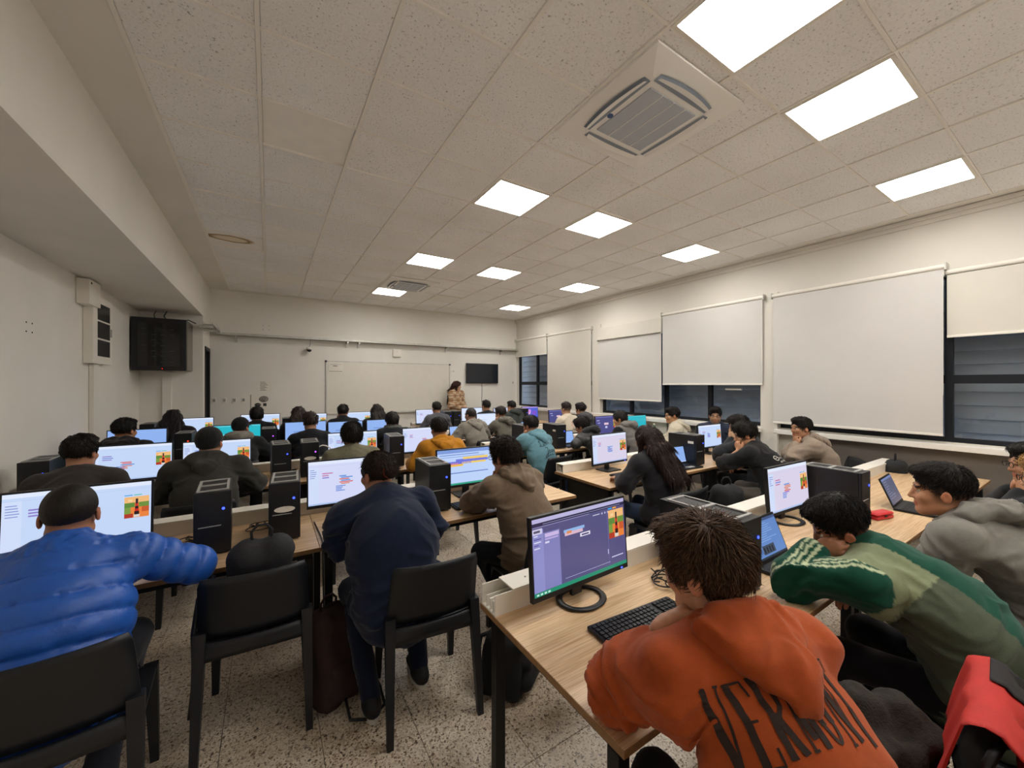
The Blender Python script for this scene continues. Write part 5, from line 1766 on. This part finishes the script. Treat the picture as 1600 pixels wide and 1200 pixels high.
# --- third row, left
person('person in dark shirt with short beard at the left wall, third row', -1.15, 3.80, 0, 15, 0, (-14, 2, 0), 'short', '#1a1411', '#a9785c', 'tee', '#3a3533', None, None, '#1c1c20', lod=1, seed=23, beard=True, fat=1.05,
       chair_label='black chair under the dark-shirted man at the left wall')
person('person in charcoal hoodie and dark cap seen from behind', -.42, 3.80, 0, 18, 0, (-16, 2, 0), 'cap', '#1d1c1c', '#a67a60', 'hoodie', '#34332f', 'down', None, '#1c1c20', lod=1, seed=24, fat=1.12, sc=1.04,
       chair_label='black chair under the charcoal hoodie man')
person('person in olive shirt with neat dark hair', .68, 3.80, 0, 14, 0, (0, 4, 0), 'bowl', '#17130f', '#a77d60', 'tee', '#6b6855', None, None, '#1c1c20', lod=1, seed=25, chair_label='black chair under the olive shirt')
person('person in mustard yellow hoodie wearing headphones', 1.62, 3.86, 0, 18, 0, (6, 4, 0), 'short', '#1c1613', '#a67a5e', 'hoodie', '#b0761f', 'down', None, '#1c1c20', lod=1, seed=26, tufts=40, chair_label='black chair under the mustard hoodie')
# --- third row, right
P_te = person('person in teal hoodie with black script lettering on the back', 2.90, 3.82, 8, 25, 4, (6, 8, 0), 'short', '#1c1714', '#a9785c', 'hoodie', '#5f8894', 'down', None, '#20222a', arms=('cheek', 'fold'), lod=1, seed=27,
              chair_label='black chair under the teal hoodie, at the aisle')
person('person in dark quilted jacket bent low over a laptop', 4.04, 3.90, 10, 38, 0, (16, 16, 0), 'messy', '#1a1512', '#b0805f', 'jacket', '#2c2d2e', 'bulky', None, '#1c1c20', lod=1, seed=28, puff=1, chair_label='black chair under the dark quilted jacket')
person('person in grey hoodie with black sleeves looking down', 4.80, 3.96, 10, 26, 0, (24, 14, 0), 'bowl', '#17120f', '#b58a68', 'hoodie', '#6f6c68', 'bulky', None, '#1c1c20', lod=2, seed=29, cfn=cf_letter('#1a1a1d'),
       chair_label='black chair under the grey hoodie with black sleeves')
person('person in cream and black jacket in profile by the window ledge', 5.46, 3.60, 36, 14, 0, (20, 2, 0), 'short', '#17120f', '#b2845f', 'jacket', '#24252a', 'down', '#c4bba8', '#1c1c20', lod=1, seed=30, cfn=cf_front('#c4bba8'),
       chair_label='black chair under the cream and black jacket')
person('person with glasses and beard turned round towards the camera', 5.72, 3.30, 128, 6, 0, (-6, 2, 0), 'short', '#14100e', '#b48a6a', 'sweater', '#2c3446', None, None, '#1c1c20', lod=1, seed=31, glasses=True, beard=True,
       arms=('lap', 'lap'), chair_label='black chair under the man facing the camera', chair_rz=158, chair_dx=-.03)
# --- fourth row
person('person in black padded jacket at the left wall, fourth row', -1.30, 5.45, 0, 14, 0, (-28, 2, 0), 'short', '#14110f', '#a67453', 'jacket', '#1c1a1b', 'bulky', None, '#1c1c20', lod=1, seed=32, chair_label='black chair under the black padded jacket')
person('person in black jacket with pale grey hood and dark cap', -.30, 5.45, 0, 22, 0, (-26, 10, 0), 'cap', '#17171a', '#b07f62', 'jacket', '#1e1f20', 'bulky', '#77736a', '#1c1c20', lod=2, seed=33, chair_label='black chair under the capped man with the pale hood')
person('person in black sweater with brown swept hair', .46, 5.45, 0, 16, 0, (0, 4, 0), 'messy', '#2c211b', '#a97e62', 'sweater', '#17181d', None, None, '#1c1c20', lod=2, seed=34, chair_label='black chair under the black sweater')
person('person with dark hood up, grey scarf and pink collar', 1.55, 5.50, 0, 24, 0, (6, 12, 0), 'bowl', '#191512', '#b3866a', 'jacket', '#1b1c1f', 'scarf', '#4b4d4a', '#1c1c20', lod=2, seed=35, chair_label='black chair under the grey scarf')
person('person with shaved head in light grey hoodie', 2.84, 5.48, 8, 18, 0, (10, 4, 0), 'buzz', '#2a2320', '#a27c66', 'hoodie', '#7c776e', 'down', None, '#2a2c34', lod=2, seed=36, chair_label='black chair under the shaved-head man')
person('person in grey-green hoodie right of the shaved-head man', 3.45, 5.52, 6, 20, 0, (14, 8, 0), 'short', '#191411', '#a27a60', 'hoodie', '#5d5a51', 'bulky', None, '#2a2c34', lod=2, seed=37, arms=('cheek', 'fold'), chair_label='black chair under the grey-green hoodie')
P_wt = person('person in cream tee with a red sun print on the back', 4.74, 5.46, 4, 6, 0, (0, 4, 0), 'fade', '#241c18', '#b28a6c', 'tee', '#cfc3b0', None, None, '#2a2c34', lod=2, seed=38, sleeve=0.0, tufts=30, chair_label='black chair under the cream tee')
person('person in dark striped hood beside the cream tee', 5.24, 5.50, 4, 16, 0, (8, 6, 0), 'messy', '#16120f', '#a47a5e', 'hoodie', '#35363a', 'bulky', '#4c4d50', '#2a2c34', lod=2, seed=39, chair_label='black chair beside the cream tee')
# --- front row
person('person with long dark hair under a hood at the left wall, front row', -1.16, 7.08, 0, 14, 0, (0, 4, 0), 'long', '#171215', '#a97e62', 'jacket', '#1b181b', None, None, '#1c1c20', lod=2, seed=40, chair_label='black chair in the front row at the left wall')
person('person in black top below the icon poster', -.16, 7.10, 0, 12, 0, (0, 2, 0), 'bowl', '#131010', '#a97e62', 'sweater', '#18181b', None, None, '#1c1c20', lod=2, seed=41, chair_label='black chair below the icon poster')
person('person with long brown hair half hidden in the front row', .42, 7.12, 0, 16, 0, (0, 6, 0), 'long', '#271d19', '#a97e62', 'sweater', '#1e1d20', None, None, '#1c1c20', lod=2, seed=42, chair_label='black chair under the half hidden brown hair')
person('person in black cap at the left end of the whiteboard', 1.10, 7.12, 0, 14, 0, (-14, 2, 0), 'messy', '#191512', '#b18768', 'jacket', '#1b1d22', None, None, '#1c1c20', lod=2, seed=43, arms=('cheek', 'fold'), chair_label='black chair at the left end of the whiteboard')
person('person with long hair over the shoulders in front of the whiteboard', 1.68, 7.10, 0, 16, 0, (0, 6, 0), 'long', '#1f1816', '#a97e62', 'sweater', '#1c1c20', None, None, '#1c1c20', lod=2, seed=44, chair_label='black chair in front of the whiteboard middle')
person('person with short dark hair left of the teacher', 2.84, 7.12, 4, 12, 0, (0, 2, 0), 'short', '#17130f', '#a2765c', 'sweater', '#55565c', None, None, '#2a2c34', lod=2, seed=45, chair_label='black chair left of the teacher')
person('person in dark shirt right of the teacher', 3.95, 7.14, 4, 8, 0, (0, 0, 0), 'short', '#191411', '#a67a5e', 'tee', '#222327', None, None, '#2a2c34', lod=2, seed=46, chair_label='black chair right of the teacher')
person('person in dark green hood below the wall television', 4.68, 7.14, 6, 18, 0, (14, 6, 0), 'short', '#15120f', '#a67a5e', 'hoodie', '#3c413e', 'bulky', None, '#2a2c34', lod=2, seed=47, arms=('cheek', 'fold'), chair_label='black chair below the wall television')
# --- teacher standing at the board
def cf_plaid(V, cc, c):
    rel = V - c['P0']
    m = ((np.floor(rel[:, 2] / .11) + np.floor(rel[:, 0] / .09)) % 2) == 0
    cc[m] = np.array(lin('#a5825f'))
    cc[(np.abs((rel[:, 2] / .11) % 1 - .5) < .06)] = np.array(lin('#7a4a38'))
    return cc
person('standing person with long wavy brown hair and checked shirt at the whiteboard', 4.02, 9.05, 200, 2, 0, (40, 4, 0), 'long', '#3a2119', '#c3987a', 'sweater', '#c4ad92', None, None, '#2b2c33', lod=1, seed=48, stand=True, cfn=cf_plaid, sc=.96,
       arms=(((-.10, .24, 1.08), (-.6, -.8, -.3), (.5, .8, .2), (0, 0, 1), 'rest'), ((.08, .26, 1.10), (.6, -.8, -.3), (-.5, .8, .2), (0, 0, 1), 'rest')))
# ------------------------------------------------------------------ lettering and prints on clothes
def ellipse(cx, cy, rx, ry, a0=0, a1=360, n=24):
    return [(cx + rx * math.cos(R(a0 + (a1 - a0) * i / n)), cy + ry * math.sin(R(a0 + (a1 - a0) * i / n))) for i in range(n + 1)]
TK, TN = .0135, .0045
GLYPH = {
    'V': [([(.04, 1), (.50, 0)], TK), ([(.50, 0), (.92, 1)], TN), ([(-.06, 1), (.2, 1)], TN), ([(.75, 1), (1.05, 1)], TN)],
    'E': [([(.2, 0), (.2, 1)], TK), ([(0, 0), (.95, 0), (.95, .2)], TN), ([(0, 1), (.95, 1), (.95, .8)], TN), ([(.2, .52), (.7, .52)], TN)],
    'R': [([(.2, 0), (.2, 1)], TK), ([(0, 1), (.6, 1), (.88, .9), (.92, .75), (.85, .6), (.6, .5), (.2, .5)], TN * 2.2), ([(.45, .5), (.9, 0)], TK), ([(0, 0), (.4, 0)], TN)],
    'M': [([(.12, 0), (.12, 1)], TN), ([(.12, 1), (.5, .12)], TK), ([(.5, .12), (.85, 1)], TN), ([(.88, 0), (.88, 1)], TK), ([(-.02, 0), (.3, 0)], TN), ([(.7, 0), (1.05, 0)], TN)],
    'O': [(ellipse(.5, .5, .40, .48), TN * 1.6), ([(.16, .25), (.16, .75)], TK), ([(.84, .25), (.84, .75)], TK)],
    'N': [([(.14, 0), (.14, 1)], TN), ([(.14, 1), (.86, 0)], TK), ([(.86, 0), (.86, 1)], TN), ([(0, 0), (.3, 0)], TN), ([(.7, 1), (1.02, 1)], TN)],
    'T': [([(.5, 0), (.5, 1)], TK), ([(.0, .84), (.0, 1), (1.0, 1), (1.0, .84)], TN), ([(.3, 0), (.7, 0)], TN)],
}
def word(txt, w_, h_, gap):
    out = []
    tot = len(txt) * w_ + (len(txt) - 1) * gap
    x0 = -tot / 2
    for i, ch in enumerate(txt):
        c = (i - (len(txt) - 1) / 2) / (len(txt) / 2)
        hh = h_ * (1 + .28 * c * c)                      # taller towards both ends
        yb = -.5 * h_ - (hh - h_) * .85
        for pts, wd in GLYPH[ch]:
            out.append(([(x0 + px_ * w_, yb + py_ * hh) for px_, py_ in pts], wd))
        x0 += w_ + gap
    return out
p = P_or
c0 = p['P1'] + p['up'] * .125 - p['lat'] * .03
decal(p['V'], p['Q'], word('VERMONT', .037, .125, .010), c0, p['lat'], p['up'], -p['fw'], 'vermont_lettering', M_PRINT, p['gar'])
c1 = p['P1'] - nrm(p['P1'] - p['P0']) * .02
gl = [(ellipse(0, 0, .085, .07), .004)] + [(ellipse(0, 0, r_, .07, -90, 90), .003) for r_ in (.05, .02)] + [(ellipse(0, 0, r_, .07, 90, 270), .003) for r_ in (.05, .02)]
gl += [([(-.085 * math.sqrt(1 - (y_ / .07) ** 2), y_), (.085 * math.sqrt(1 - (y_ / .07) ** 2), y_)], .003) for y_ in (-.035, 0, .035)]
gl += [(ellipse(.105, .008, .007, .008), .003), (ellipse(.105, -.008, .007, .008), .003), (ellipse(.125, .006, .007, .009), .003), ([(.132, .006), (.128, -.016)], .003)]
u2 = nrm(p['P1'] - p['P0'])
decal(p['V'], p['Q'], gl, c1, p['lat'], u2, -np.cross(u2, p['lat']), 'globe_print', M_PRINT, p['gar'], step=.006)
# black wrist band of the orange hoodie man
S_, E_, W_ = p['A'][-1][:3]
d_ = nrm(W_ - E_); t_ = nrm(np.cross(d_, V3(0, 0, 1))); b_ = np.cross(d_, t_); ctr = W_ - d_ * .015
MB().tube([tuple(ctr + t_ * .029 * math.cos(a) + b_ * .027 * math.sin(a)) for a in np.linspace(0, 2 * math.pi, 20)[:-1]], .0035, 6, True).build('wrist_band', M_DARKPL, p['T'], smooth=True)

p = P_te
sc_ = .030
def script(pts, ox, oy): return [((ox + x_ * sc_), (oy + y_ * sc_)) for x_, y_ in pts]
L_ = [(.95, 2.7), (.7, 3.2), (.35, 2.9), (.4, 2.0), (.45, 1.0), (.1, .2), (-.35, .25), (-.1, .5), (.5, .1), (1.4, .15)]
e_ = [(0, .5), (.6, .7), (.7, 1.1), (.3, 1.2), (0, .6), (.2, 0), (.8, .1)]
C_ = [(1.3, 2.4), (.9, 3.0), (.3, 2.4), (0, 1.2), (.3, .2), (1.0, .1), (1.4, .6)]
r_ = [(0, 1.1), (.2, 0), (.3, .9), (.8, 1.2)]
u_ = [(0, 1.1), (.05, .2), (.5, 0), (.8, .4), (.9, 1.1), (.95, 0)]
J_ = [(-.4, 2.4), (.8, 2.6), (.5, 1.2), (.2, -.6), (-.4, -1.4), (-.9, -1.0), (-.2, -.3), (.8, .2)]
n_ = [(0, 0), (.1, 1.1), (.2, .4), (.6, 1.1), (.8, .8), (.8, 0)]
a_ = [(.8, .9), (.3, 1.1), (0, .5), (.3, 0), (.8, .6), (.85, 0)]
st = [(script(L_, -.10, .035), .007), (script(e_, -.055, .035), .006), (script(C_, -.022, .055), .007), (script(r_, .028, .060), .006), (script(u_, .058, .064), .006),
      (script(J_, -.045, -.065), .008), (script(e_, -.015, -.055), .006), (script(a_, .018, -.050), .006), (script(n_, .050, -.044), .006), (script(e_, .082, -.040), .006), ([(-.08, -.115), (-.02, -.085), (.11, -.065)], .006)]
decal(p['V'], p['Q'], st, p['P1'] - p['up'] * .005, p['lat'], p['up'], -p['fw'], 'script_lettering', M_PRINTN, p['gar'], lift=.004)

p = P_wt
disc = [([(.04 + .026 * math.cos(R(a)), .03 + .026 * math.sin(R(a))) for a in range(0, 361, 30)], .02), ([(.025, .03), (.055, .03)], .03)]
decal(p['V'], p['Q'], disc, p['P1'] + p['up'] * .07, p['lat'], p['up'], -p['fw'], 'red_sun_print', M_PRINTR, p['gar'], lift=.005)
rays = [([(-.015, .03 + k * .018), (-.07 + abs(k) * .012, .03 + k * .026)], .005) for k in (-2, -1, 0, 1, 2)]
decal(p['V'], p['Q'], rays, p['P1'] + p['up'] * .07, p['lat'], p['up'], -p['fw'], 'ray_print', M_PRINTR, p['gar'], lift=.005)
wv = [([(-.06 + i * .02, -.045 + .014 * ((i % 2) * 2 - 1)) for i in range(8)], .006), ([(-.07, -.065), (.09, -.06)], .006)]
decal(p['V'], p['Q'], wv, p['P1'] + p['up'] * .07, p['lat'], p['up'], -p['fw'], 'dark_print', M_PRINT, p['gar'], lift=.005)

p = P_bk
st = [(ellipse(-.05, .03, .020, .026), .007), ([(-.062, .03), (-.038, .03)], .005), ([(-.02, .01), (-.012, .028), (-.004, .01)], .005), ([(.004, .012), (.012, .02)], .005),
      ([(-.05, -.03), (-.04, -.012), (-.03, -.03), (-.018, -.012)], .006), ([(-.008, -.03), (.0, -.014), (.01, -.028), (.02, -.014)], .006), ([(.03, -.03), (.045, -.016)], .006)]
decal(p['V'], p['Q'], st, p['P1'] + p['up'] * .04 - p['lat'] * .03, p['lat'], p['up'], -p['fw'], 'white_print', M_PRINTW, p['gar'], lift=.004)

# ------------------------------------------------------------------ bags, clothes on chairs, loose things
def backpack(label, x, y, z, rz, w_=.30, h_=.42, d_=.18, col='#1b1b1e', pocket=None, tilt=0, straps=True, handle=True, seed=1):
    t = thing('backpack', label, 'backpack', (x, y, z), rz)
    m_ = mat('bag_' + col.lstrip('#'), col, 0.85, noise=0.15, nscale=12, bump=0.2, bscale=200)
    s = SDF()
    a, b = w_ / 2 - .05, d_ / 2 - .04
    for sx in (-1, 1):
        for sy in (-1, 1):
            s.cap((sx * a, sy * b, .055), (sx * a * .8, sy * b * .6, h_ - .07), .055, .05, .05)
    s.cap((-a * .6, 0, .08), (a * .6, 0, .08), .08, .08, .06).cap((-a * .5, 0, h_ - .08), (a * .5, 0, h_ - .08), .07, .07, .06)
    s.cap((0, 0, .12), (0, 0, h_ - .12), d_ * .5, d_ * .45, .05)
    V, Q = s.mesh(.014)
    N = vnormals(V, Q)
    V = V + N * (.010 * vnoise(V * np.array([9, 9, 14]), seed) + .006 * (1 - 2 * np.abs(vnoise(V * 15, seed + 3))))[:, None]
    V[:, 2] = np.maximum(V[:, 2], .002)
    if tilt: V[:, 1] += V[:, 2] * math.tan(R(tilt))
    obj('bag_body', np_mesh('bag_body', V, Q, m_), t)
    off = lambda zz: zz * math.tan(R(tilt)) if tilt else 0
    s = SDF().cap((-w_ * .24, -d_ / 2 - .005 + off(.1), .09), (w_ * .24, -d_ / 2 - .005 + off(.1), .09), .05, .05, .04).cap((-w_ * .2, -d_ / 2 + .005 + off(.18), .18), (w_ * .2, -d_ / 2 + .005 + off(.18), .18), .04, .04, .04)
    V, Q = s.mesh(.014)
    V[:, 2] = np.maximum(V[:, 2], .003)
    obj('front_pocket', np_mesh('front_pocket', V, Q, m_ if pocket is None else mat('pocket_' + pocket.lstrip('#'), pocket, .85)), t)
    if handle:
        MB().tube([(-.04, off(h_), h_ - .02), (-.045, off(h_), h_ + .035), (-.02, off(h_), h_ + .065), (.02, off(h_), h_ + .065), (.045, off(h_), h_ + .035), (.04, off(h_), h_ - .02)], .007, 6).build('carry_handle', m_, t, smooth=True)
    if straps:
        for sx in (-1, 1):
            pts = [(sx * .07, d_ / 2 + off(h_) - .02, h_ - .06), (sx * .08, d_ / 2 + off(h_ * .7) + .03, h_ * .75), (sx * .10, d_ / 2 + off(h_ * .4) + .03, h_ * .45), (sx * .11, d_ / 2 + off(.1) - .01, .1)]
            MB().tube(pts, .013, 6).build('shoulder_strap', m_, t, smooth=True)
    return t
def hanging_strap(name, label, pts, m_, r=.009):
    return tag(MB().tube(pts, r, 6).build(name, m_, smooth=True), label, 'strap')

chair('empty black chair with a grey-black backpack on its seat', -.04, 2.40, R(-3))
bp = backpack('grey and black backpack standing on the empty near chair', -.03, 2.335, .458, R(-3), .28, .44, .17, '#232326', '#4a4847', seed=3)
MB().tube([(-.19, -.02, .30), (-.235, -.10, .24), (-.25, -.13, .10), (-.245, -.14, -.10), (-.26, -.15, -.26)], [.012, .012, .010, .009, .008], 6).build('loose_strap', M_DARKPL, bp, smooth=True)
b2 = backpack('dark maroon bag slumped on the floor by the navy sweater', .31, 2.24, 0, R(25), .24, .46, .16, '#2c1b1b', tilt=10, straps=False, seed=5)
MB().tube([(-.02, -.10, .06), (-.06, -.20, .02), (.0, -.27, .012), (.10, -.26, .012), (.15, -.16, .03), (.14, -.08, .12)], .008, 6).build('loop_strap', M_DARKPL, b2, smooth=True)
b3 = backpack('black backpack lying on the floor beyond the nearest desk', 1.14, 1.86, 0, R(35), .32, .36, .24, '#141417', seed=6, tilt=-6)
MB().tube([(.14, -.02, .10), (.20, -.05, .03), (.24, -.10, .012)], .012, 6).build('loose_strap', M_DARKPL, b3, smooth=True)
backpack('blue and black bag hanging on the teal hoodie\'s chair', 3.02, 3.44, .28, R(4), .28, .40, .12, '#1c2b4a', '#34568c', seed=7)
backpack('black backpack on the chair of the long-haired woman', 3.30, 1.80, .458, R(-20), .28, .36, .16, '#1a1b1d', seed=8)
chair('empty black chair with a backpack near the window wall', 5.72, 1.34, R(8))
backpack('black backpack on the empty chair near the window wall', 5.72, 1.30, .458, R(8), .30, .40, .18, '#1b1d1f', seed=9)
backpack('ochre yellow bag on the desk by the pilaster', 5.27, 2.66, TZ, R(15), .22, .27, .13, '#8a6a2c', seed=10, straps=False)

# chair between orange and green, with a red jersey and a dark jacket over it
chair('empty black chair between the orange and green men', 1.60, .44, R(6))
def drape(u, v):
    x_ = -.20 + .40 * u
    s_ = v * .62                                         # runs up the front, over the top, down the back
    f1 = .012 * math.sin(x_ * 34 + v * 5) + .008 * math.sin(x_ * 61 + v * 9)
    if s_ < .22: return (x_ * (1 - .1 * v), -.20 - .05 * (s_ / .22) + f1 * .3 + .035, .62 + s_ + .01)
    if s_ < .28:
        a_ = (s_ - .22) / .06 * math.pi
        return (x_ * .96, -.245 - .035 * (1 - math.cos(a_)) + .03, .842 + .022 * math.sin(a_))
    return (x_ * (1.0 + .25 * (s_ - .28)), -.30 - .05 * (s_ - .28) + f1 - .01, .84 - (s_ - .28))
M_RED = mat('red_jersey', '#b3241c', 0.7, noise=0.1, nscale=20, bump=0.1, bscale=200)
je = thing('football_jersey', 'red football jersey with black panel draped over a chair back', 'jersey', (1.60, .44, 0), R(6))
mb = MB(); mb.sheet(drape, 22, 40, .006, (0, -1, .3)); jo = mb.build('cloth', M_RED, je, smooth=True)
mb = MB(); mb.sheet(lambda u, v: tuple(Vector(drape(.62 + .36 * u, .40 + .30 * v)) + Vector((0, -.008, .005))), 8, 12, .003, (0, -1, .3)); mb.build('black_panel', mat('black_jersey', '#1a1718', .8), je, smooth=True)
crest = MB()
def dp(u, v): return tuple(Vector(drape(u, v)) + Vector((0, -.011, .006)))
sh = [(.18, .58), (.42, .58), (.46, .66), (.42, .76), (.30, .86), (.18, .76), (.14, .66)]
crest.add([dp(*q) for q in sh] + [dp(.30, .68)], [(i, (i + 1) % 7, 7) for i in range(7)])
crest.build('crest', M_PRINTW, je)
cr2 = MB(); cr2.tube([tuple(Vector(dp(.30 + .07 * math.cos(a), .70 + .05 * math.sin(a))) + Vector((0, -.002, 0))) for a in np.linspace(0, 2 * math.pi, 17)[:-1]], .003, 4, True)
cr2.tube([tuple(Vector(dp(.30 + .035 * math.cos(a), .70 + .026 * math.sin(a))) + Vector((0, -.002, 0))) for a in np.linspace(0, 2 * math.pi, 13)[:-1]], .003, 4, True)
cr2.build('crest_monogram', M_PRINT, je)
cr3 = MB(); cr3.quad(*[tuple(Vector(dp(*q)) + Vector((0, -.0015, 0))) for q in ((.20, .60), (.27, .60), (.44, .72), (.41, .77))]); cr3.build('crest_band', M_RED, je)
s = SDF()
rr_ = random.Random(8)
for i in range(14):
    a = V3(rr_.uniform(-.16, .16), rr_.uniform(-.12, .10), rr_.uniform(.04, .20)); b = a + V3(rr_.uniform(-.12, .12), rr_.uniform(-.08, .08), rr_.uniform(-.05, .06))
    s.cap(a, b, rr_.uniform(.04, .065), rr_.uniform(.03, .05), .05)
V, Q = s.mesh(.012); N = vnormals(V, Q)
V = V + N * (.014 * (1 - 2 * np.abs(vnoise(V * 13, 4))) + .006 * vnoise(V * 40, 5))[:, None]; V[:, 2] = np.maximum(V[:, 2], .002)
cj = thing('crumpled_jacket', 'crumpled dark fleece jacket on the chair below the red jersey', 'jacket', (1.56, .42, .455))
obj('cloth', np_mesh('cloth', V, Q, mat('dark_fleece', '#28241f', .95, noise=.2, nscale=60, bump=.4, bscale=150)), cj)
MB().tube([(.05, -.14, .20), (.08, -.16, .17), (.10, -.15, .12)], .004, 5).build('zip_pull', M_GALV, cj)

# small things on the desks
t = thing('spectacle_case', 'red hard case on the desk in front of the grey hoodie man', 'case', (3.62, .90, TZ), R(-14))
MB().box((-.09, -.035, .001), (.09, .035, .026), .012).build('lower_shell', mat('red_shell', '#c8282e', .35), t, smooth=True)
MB().box((-.09, -.035, .0265), (.09, .035, .048), .012).build('lid', mat('red_shell', '#c8282e', .35), t, smooth=True)
MB().box((-.012, -.037, .020), (.012, -.034, .032)).build('clasp', M_DARKPL, t)
tag(MB().box((-.13, -.11, 0), (.13, .11, .004), .0015).build('mouse_pad', mat('mouse_pad_cloth', '#1c1d20', .9), None, (3.72, 1.15, TZ), (0, 0, R(8))), 'black mouse pad behind the red case', 'mouse pad')
t = thing('plastic_bottle', 'green plastic bottle by the window ledge laptop', 'bottle', (5.88, 4.50, TZ))
MB().cone((0, 0, 0), (0, 0, .15), .035, .035, 14).cone((0, 0, .15), (0, 0, .20), .035, .013, 14).build('bottle_body', mat('green_bottle', '#4f8f5a', .2, trans=.4), t, smooth=True)
MB().cone((0, 0, .20), (0, 0, .225), .015, .015, 12).build('bottle_cap', M_WHITEPL, t)
MB().cone((0, 0, .06), (0, 0, .11), .0358, .0358, 14, False).build('bottle_label', M_WHITEPL, t)
def headphones(label, x, y, z, rz):
    t = thing('headphones', label, 'headphones', (x, y, z), rz)
    MB().tube([(.085 * math.cos(a), 0, .085 * math.sin(a)) for a in np.linspace(0, math.pi, 14)], .008, 6).build('headband', M_DARKPL, t, smooth=True)
    for sx in (-1, 1):
        MB().cone((sx * .075, 0, -.01), (sx * .10, 0, -.01), .036, .034, 14).build('ear_cup', M_DARKPL, t, smooth=True)
headphones('black headphones lying beside the laptop of the shaved-head man', 2.52 + .2, 6.0 + .25, TZ + .046, R(20))

# cables on the desks
def mess(label, x, y, w_, d_, n, seed, top=None):
    rr_ = random.Random(seed)
    for k in range(n):
        pts = []
        a0, turn, N_ = rr_.uniform(0, 6.28), rr_.uniform(.7, 1.8) * rr_.choice((-1, 1)), 14
        cx, cy = x + rr_.uniform(-.4, .4) * w_, y + rr_.uniform(-.4, .4) * d_
        dx, dy = rr_.uniform(-.6, .6) * w_, rr_.uniform(-.6, .6) * d_
        ra, rb = rr_.uniform(.35, .8) * w_, rr_.uniform(.35, .8) * d_
        for i in range(N_):
            s_ = i / (N_ - 1); a_ = a0 + turn * 2 * math.pi * s_
            g_ = .5 + .5 * math.sin(s_ * 3 + k)
            pts.append((cx + dx * (s_ - .5) + ra * g_ * math.cos(a_), cy + dy * (s_ - .5) + rb * g_ * math.sin(a_), TZ + .004 + .005 * k + .010 * abs(math.sin(s_ * 7 + k))))
        cable(label % ('thin', 'thick', 'looped', 'longest', 'shortest')[k % 5], pts, .0032)
mess('%s black cable tangled right of the nearest monitor', 1.56, 1.16, .16, .13, 5, 3)
mess('%s black cable beside the slim tower of the man in blue', -.40, 2.98, .11, .10, 3, 5)
mess('%s black cable between the two near towers', -.06, 3.02, .12, .09, 3, 6)
mess('%s black cable behind the navy sweater\'s monitor', .62, 3.05, .16, .06, 3, 7)
mess('%s black cable between the third-row slim towers', .22, 4.72, .12, .10, 3, 8)
mess('%s black cable by the pale monitor in the nearest row', 2.72, 1.22, .14, .1, 3, 9)
cable('white cable arching over the third-row towers', [(.42, 4.62, TZ + .24), (.50, 4.66, TZ + .27), (.58, 4.66, TZ + .22), (.62, 4.62, TZ + .08), (.62, 4.60, TZ + .004)], .006, M_WHITEPL)
cable('black lead crossing the trunking behind the pale monitor', [(2.5, 1.47, TZ + .10), (2.58, 1.38, TZ + .098), (2.66, 1.30, TZ + .02), (2.78, 1.22, TZ + .006)], .004)
cable('black lead hanging from the near desk joint', [(.26, 2.92, TZ + .005), (.27, 2.62, TZ + .006), (.265, 2.47, TZ + .004), (.262, 2.448, TZ - .06), (.265, 2.446, .45), (.27, 2.46, .2)], .004)
print('script seconds', round(time.time() - T0, 1))
